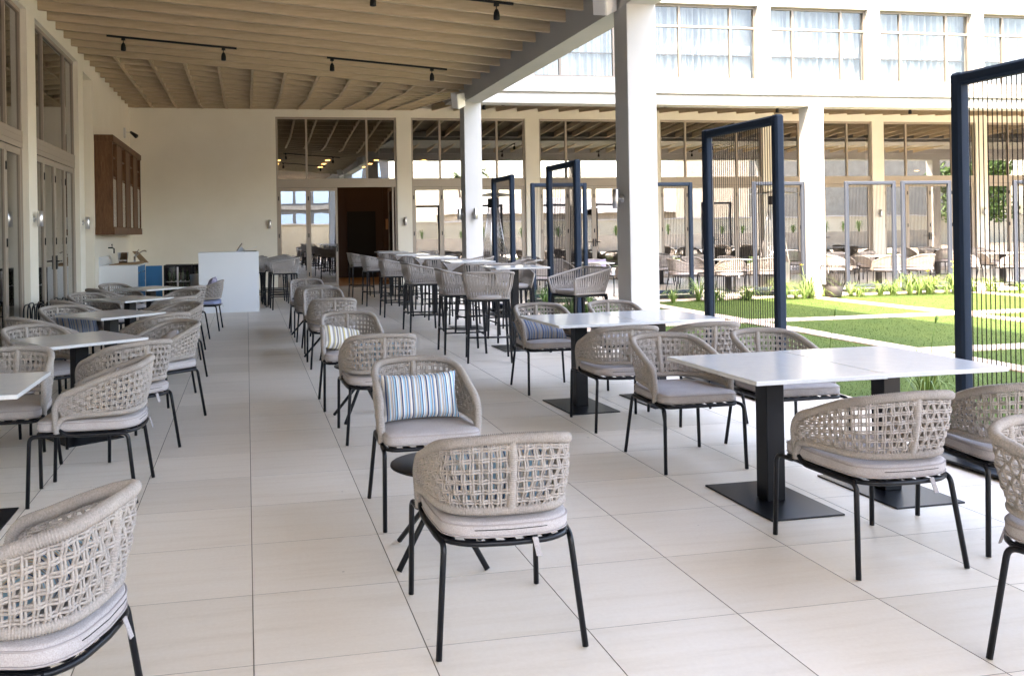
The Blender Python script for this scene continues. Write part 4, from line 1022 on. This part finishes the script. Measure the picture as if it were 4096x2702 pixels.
# black hooped racks by the pilaster
def rack(loc, rz, lb, g, n=5):
    r = thing('luggage_rack', lb, 'rack', loc, rz, g)
    for k in range(n):
        x = (k-(n-1)/2)*0.052; h = 0.60+0.02*(k % 2)
        P = fillet([(x,-0.19,0.0),(x,-0.19,h),(x,0.19,h),(x,0.19,0.0)], 0.14, 8); MB().tube(P, 0.0095, 7).build('hoop', 'black_metal', r)
    m = MB()
    for (y, z) in ((-0.19,0.12),(0.19,0.12),(-0.19,0.36),(0.19,0.36)): m.tube([(-(n-1)/2*0.052,y,z),((n-1)/2*0.052,y,z)], 0.008, 6)
    m.build('crossbar', 'black_metal', r)
for k, (x, y) in enumerate(((-2.70,12.25),(-2.66,12.75),(-2.58,13.2),(-2.40,13.5))): rack((x, y, 0), R(10*(k % 3)), 'black hooped metal rack standing by the pilaster and glass doors', 'hooped racks by the pilaster')
for k in range(4): rack((16.6+0.42*k, 23.4, 0), 0, 'black hooped metal rack standing against the terrace wall across the lawn', 'hooped racks on the terrace', 4)

# patio heaters
def heater(loc, lb):
    h = thing('patio_heater', lb, 'heater', loc, R(12)); b = 0.23; t = 0.075
    MB().bbox(-b, b, -b, b, 0.03, 0.62, 0.006).build('base', 'steel', h)
    for sx in (-1,1):
        for sy in (-1,1): MB().tube([(sx*b*0.96, sy*b*0.96, 0.6),(sx*t, sy*t, 1.95)], 0.014, 6).build('post', 'steel', h)
    m = MB()
    for z in np.linspace(0.66, 1.9, 44):
        q = b*0.93 + (t*0.9-b*0.93)*(z-0.6)/1.35
        m.tube([(-q,-q,z),(q,-q,z),(q,q,z),(-q,q,z)], 0.0028, 4, closed=True)
    for u in np.linspace(-0.8, 0.8, 7):
        for (ax, sg) in ((0,-1),(0,1),(1,-1),(1,1)):
            p = [0,0,0.62]; q = [0,0,1.93]; p[1-ax] = sg*b*0.93; q[1-ax] = sg*t*0.9; p[ax] = u*b*0.93; q[ax] = u*t*0.9; m.tube([p,q], 0.0024, 4)
    m.build('guard_mesh', 'steel', h, 'stuff')
    MB().lathe([(0,0.62),(0.055,0.62),(0.055,1.9),(0,1.9)], 16).build('glass_tube', 'glass_clear', h)
    MB().bbox(-0.09, 0.09, -0.09, 0.09, 1.95, 2.15, 0.006).build('burner', 'black_matte', h)
    MB().hexa([(-0.40,-0.40,2.20),(0.40,-0.40,2.20),(0.40,0.40,2.20),(-0.40,0.40,2.20),(-0.05,-0.05,2.27),(0.05,-0.05,2.27),(0.05,0.05,2.27),(-0.05,0.05,2.27)]).tube([(0,0,2.14),(0,0,2.21)], 0.02, 6).build('reflector', 'steel', h)
    for sx in (-1,1):
        MB().tube([(sx*0.18-0.02,-b-0.005,0.04),(sx*0.18+0.02,-b-0.005,0.04)], 0.04, 12).build('wheel', 'black_matte', h)
heater((5.22, 18.5, 0), 'steel pyramid patio heater behind the corner column')
heater((11.95, 18.6, 0), 'steel pyramid patio heater beside the sunlit terrace column')

# fire basket by the terrace column
fbk = thing('fire_basket', 'dark wire fire basket standing on the lawn edge by the sunlit column', 'basket', (11.75, 16.25, -0.008))
MB().lathe([(0,0),(0.15,0),(0.155,0.01),(0.215,0.24),(0.21,0.24),(0.15,0.02),(0,0.02)], 22).build('bowl', 'charcoal', fbk)
m = MB()
for a in np.linspace(0, 2*math.pi, 18, endpoint=False):
    m.tube(spline([(0.205*math.cos(a),0.205*math.sin(a),0.22),(0.245*math.cos(a),0.245*math.sin(a),0.38),(0.25*math.cos(a),0.25*math.sin(a),0.54),(0.225*math.cos(a),0.225*math.sin(a),0.63),(0.20*math.cos(a),0.20*math.sin(a),0.64)], 9), 0.006, 5)
m.build('bars', 'charcoal', fbk)
m = MB()
for z, r in ((0.24,0.212),(0.62,0.228)): m.tube([(r*math.cos(a), r*math.sin(a), z) for a in np.linspace(0,2*math.pi,28,endpoint=False)], 0.006, 5, closed=True)
m.build('ring', 'charcoal', fbk)
m = MB()
for z in np.linspace(0.24, 0.46, 9): m.tube([(0.12*math.cos(a), 0.12*math.sin(a), z) for a in np.linspace(0,2*math.pi,18,endpoint=False)], 0.005, 4, closed=True)
for a in np.linspace(0,2*math.pi,14,endpoint=False): m.tube([(0.11*math.cos(a),0.11*math.sin(a),0.02),(0.125*math.cos(a),0.125*math.sin(a),0.46)], 0.005, 4)
m.build('inner_cage', 'charcoal', fbk)

# ================================================================ plants
def strap_leaves(mb, n, h, spread, w, base=0.05):
    for _ in range(n):
        a = rng.uniform(0, 2*math.pi); hh = h*rng.uniform(0.55, 1.1); sp = spread*rng.uniform(0.4, 1.1); r0 = base*rng.uniform(0, 1)
        c, s = math.cos(a), math.sin(a); P = []
        for t_ in np.linspace(0, 1, 8):
            rr = r0 + sp*t_**1.5; z = hh*math.sin(min(t_*2.75, 3.0))
            P.append((rr*c, rr*s, z))
        ww = w*rng.uniform(0.7, 1.2); V = []
        for q, p in enumerate(P):
            k = ww*(1-(q/7.0)**1.6)*0.5+0.0006; V += [(p[0]-s*k, p[1]+c*k, p[2]), (p[0]+s*k, p[1]-c*k, p[2])]
        mb.add(V, [(2*q, 2*q+1, 2*q+3, 2*q+2) for q in range(7)], True)
def lily(loc, h, n, lb, g, flowers=0, mt='leaf_green', spread=0.62, w=0.012):
    p = thing('lily_plant', lb, 'plant', loc, rng.uniform(0, 6), g); m = MB(); strap_leaves(m, n, h, spread, w); m.build('leaves', mt, p)
    for k in range(flowers):
        a = rng.uniform(0, 6); x, y = 0.06*math.cos(a), 0.06*math.sin(a); hh = h*rng.uniform(1.25, 1.6)
        MB().tube([(x,y,0),(x*1.6,y*1.6,hh*0.6),(x*2.6,y*2.6,hh)], 0.004, 5).build('stem', 'leaf_green', p)
        f = MB()
        for q in np.linspace(0, 2*math.pi, 6, endpoint=False):
            d = np.array([math.cos(q), math.sin(q), 0.5])*0.05; o = np.array([x*2.6, y*2.6, hh]); e = np.array([-math.sin(q), math.cos(q), 0])*0.014
            f.add([o, o+d*0.6+e, o+d, o+d*0.6-e], [(0,1,2,3)])
        f.build('flower', 'petal_yellow', p)
GLY = 'lily clumps along the far lawn edge'
for k, x in enumerate((8.25, 8.9, 9.15, 9.9, 10.55, 10.75, 11.1, 11.3, 12.35, 12.9, 13.2, 13.55, 13.75, 14.0, 14.25, 14.55, 14.8, 15.15, 15.4, 16.9, 17.5, 17.8, 18.6)):
    fl = k in (7, 13, 15)
    lily((x, 16.38+rng.uniform(-0.22, 0.14), -0.03), rng.uniform(0.26, 0.46), int(rng.uniform(40, 75)), 'green lily clump with yellow flowers at the terrace edge of the lawn' if fl else 'green lily clump at the terrace edge of the lawn', GLY + ' with flowers' if fl else GLY, 2 if fl else 0, spread=rng.uniform(0.4, 0.75))
for k in range(22):
    lily((rng.uniform(8.2, 18.4), 16.42+rng.uniform(-0.2, 0.15), -0.03), rng.uniform(0.14, 0.24), 34, 'low young lily tuft at the terrace edge of the lawn', 'low lily tufts along the far lawn edge', 0, spread=rng.uniform(0.25, 0.4))
for k, (x, y) in enumerate(((5.25,13.2),(5.3,14.1),(5.2,15.0),(5.45,15.7),(5.2,12.4),(5.35,11.6))): lily((x, y, -0.03), 0.42, 42, 'tall green strap leaved clump beside the verandah bar stools', 'strap leaved clumps by the bar stools', 0, 'leaf_dark')
lily((5.25, 6.15, -0.03), 0.45, 40, 'green strap leaved clump beside the verandah edge near the outer double table', None, 0)
lily((5.3, 8.9, -0.03), 0.34, 26, 'small green strap leaved clump at the foot of the big white column', None, 0)
for k, (x, y) in enumerate(((6.7, 9.35), (7.15, 8.3))):
    p = thing('seed_stalk', 'thin dark seed stalk rising from the shaded lawn', 'plant', (x, y, -0.03), 0, 'seed stalks in the lawn'); MB().tube([(0,0,0),(0.03,0,0.25),(0.10,0.02,0.46)], 0.004, 4).build('stem', 'leaf_dark', p); MB().tube([(0.085,0.018,0.42),(0.10,0.02,0.47),(0.112,0.022,0.51)], [0.006,0.014,0.003], 6).build('seed_head', 'leaf_dark', p)

# ================================================================ behind the camera: what the glass mirrors
pw_ = thing('planter', 'long concrete planter closing the courtyard, mirrored in the terrace glass', 'planter')
MB().box(8.5, 45, -4.0, -3.85, -0.1, 1.0).box(8.5, 45, -5.6, -5.45, -0.1, 1.0).box(8.5, 8.65, -5.45, -4.0, -0.1, 1.0).build('wall', 'concrete', pw_); MB().box(8.65, 45, -5.45, -4.0, 0, 0.9).build('soil', 'ground_dry', pw_)
bw = thing('boundary_wall', 'long cream boundary wall beyond the planter, mirrored in the terrace glass', 'wall'); MB().box(1.5, 60, -8.2, -8.0, -0.1, 2.0).build('wall', 'garden_wall', bw); MB().box(1.5, 60, -8.28, -7.92, 2.0, 2.08).build('coping', 'wall_white', bw)
for k in range(26):
    lily((9.2+k*1.25, -4.7+rng.uniform(-.3,.3), 0.9), rng.uniform(0.55, 0.8), 26, 'spiky green plant growing in the concrete planter', 'spiky plants in the planter', 0, 'leaf_dark', 0.32, 0.05)
def leafball(mb, c, rad, n, sz):
    for _ in range(n):
        d = rng.normal(size=3); d /= np.linalg.norm(d); p = np.array(c)+d*np.array(rad)*rng.uniform(0.55, 1.0)
        a = rng.normal(size=3); a -= d*np.dot(a,d)*0.5; a /= np.linalg.norm(a); b = np.cross(a, rng.normal(size=3)); b /= np.linalg.norm(b)
        mb.add([p-a*sz, p+b*sz*0.4, p+a*sz, p-b*sz*0.4], [(0,1,2,3)])
for k, (x, y) in enumerate(((6.3,-6.9),)):
    p = thing('bamboo_bush', 'pale green bamboo bush before the cream boundary wall', 'bush', (x, y, -0.14), 0, 'bamboo bushes by the boundary wall'); m = MB()
    for _ in range(9): m.tube([(rng.uniform(-.2,.2),rng.uniform(-.2,.2),0),(rng.uniform(-.5,.5),rng.uniform(-.4,.4),2.0)], 0.012, 4)
    m.build('canes', 'leaf_dark', p); m = MB(); leafball(m, (0,0,1.3), (0.8,0.6,0.7), 1100, 0.08); m.build('foliage', 'leaf_green', p)
ob = thing('office_block', 'grey office block with rows of windows mirrored in the entrance doors', 'building', (0,0,0))
MB().box(-16, 17, -70, -58, -0.1, 20).build('wall', 'office_grey', ob)
for fl in range(6):
    for k in range(15):
        MB().box(-15.2+k*2.1, -13.5+k*2.1, -58.0, -57.9, 2.0+fl*3.0, 3.7+fl*3.0).build('window', 'office_glass', ob)
    MB().box(-16, 17, -58.0, -57.5, 1.2+fl*3.0, 1.75+fl*3.0).build('ledge', 'concrete', ob)
def palm(x, y, h, lb):
    p = thing('palm_tree', lb, 'tree', (x, y, -0.14), 0, 'palm trees beyond the boundary wall'); MB().tube([(0,0,0),(0.1,0,h*0.5),(0.0,0.1,h)], [0.28,0.2,0.16], 8).build('trunk', 'bark', p); m = MB()
    for a in np.linspace(0, 2*math.pi, 26, endpoint=False):
        el = rng.uniform(-0.5, 1.2); L = rng.uniform(1.4, 2.1)
        for q in range(9):
            t_ = q/9; r = L*t_*math.cos(el); z = h+L*t_*math.sin(el)-1.2*t_*t_; c, s = math.cos(a), math.sin(a)
            for sd in (-1, 1): m.add([(r*c, r*s+0.1, z), (r*c+0.16*c, r*s+0.16*s+0.1, z-0.02), (r*c+0.25*c-sd*s*0.42, r*s+0.25*s+sd*c*0.42+0.1, z-0.25)], [(0,1,2)])
    m.build('crown', 'leaf_dark', p)
palm(24.2, -52, 8.0, 'tall palm tree beyond the boundary wall'); palm(27.3, -54, 8.6, 'tall palm tree beyond the boundary wall')
sh = thing('shed_building', 'low grey roofed building beyond the boundary wall', 'building'); MB().box(19, 70, -40, -30, -0.1, 3.0).build('wall', 'concrete', sh)
MB().add([(18.5,-29.5,2.95),(71,-29.5,2.95),(71,-35,4.6),(18.5,-35,4.6),(18.5,-40.5,2.95),(71,-40.5,2.95)], [(0,1,2,3),(3,2,5,4),(0,3,4),(1,5,2)]).build('roof', 'roof_grey', sh)
st = thing('block_building', 'tall pale block wall building at the side of the courtyard', 'building'); MB().box(38, 60, -26, -14, -0.1, 9.0).build('wall', 'concrete', st); MB().box(37.8, 60.2, -26.2, -13.8, 9.0, 9.3).build('roof', 'roof_grey', st)
for k in range(6):
    p = thing('leafy_tree', 'dense green tree at the open side of the courtyard', 'tree', (22.6*(48.2-(-6+k*3.4))/24.1+rng.uniform(-0.5,0.5), -6+k*3.4, -0.14), 0, 'trees at the side of the courtyard')
    m = MB().tube([(0,0,0),(0.05,0,1.2),(0,0.1,2.6)], [0.16,0.12,0.08], 7)
    for q in range(4): m.tube([(0,0.05,1.8),(0.7*math.cos(q*1.6),0.7*math.sin(q*1.6),3.0)], [0.07,0.03], 5)
    m.build('trunk', 'bark', p); m = MB()
    for q in range(7): leafball(m, (rng.uniform(-.9,.9),rng.uniform(-.9,.9),3.2+rng.uniform(-.9,1.2)), (0.9,0.9,0.8), 260, 0.16)
    m.build('crown', 'leaf_dark', p)
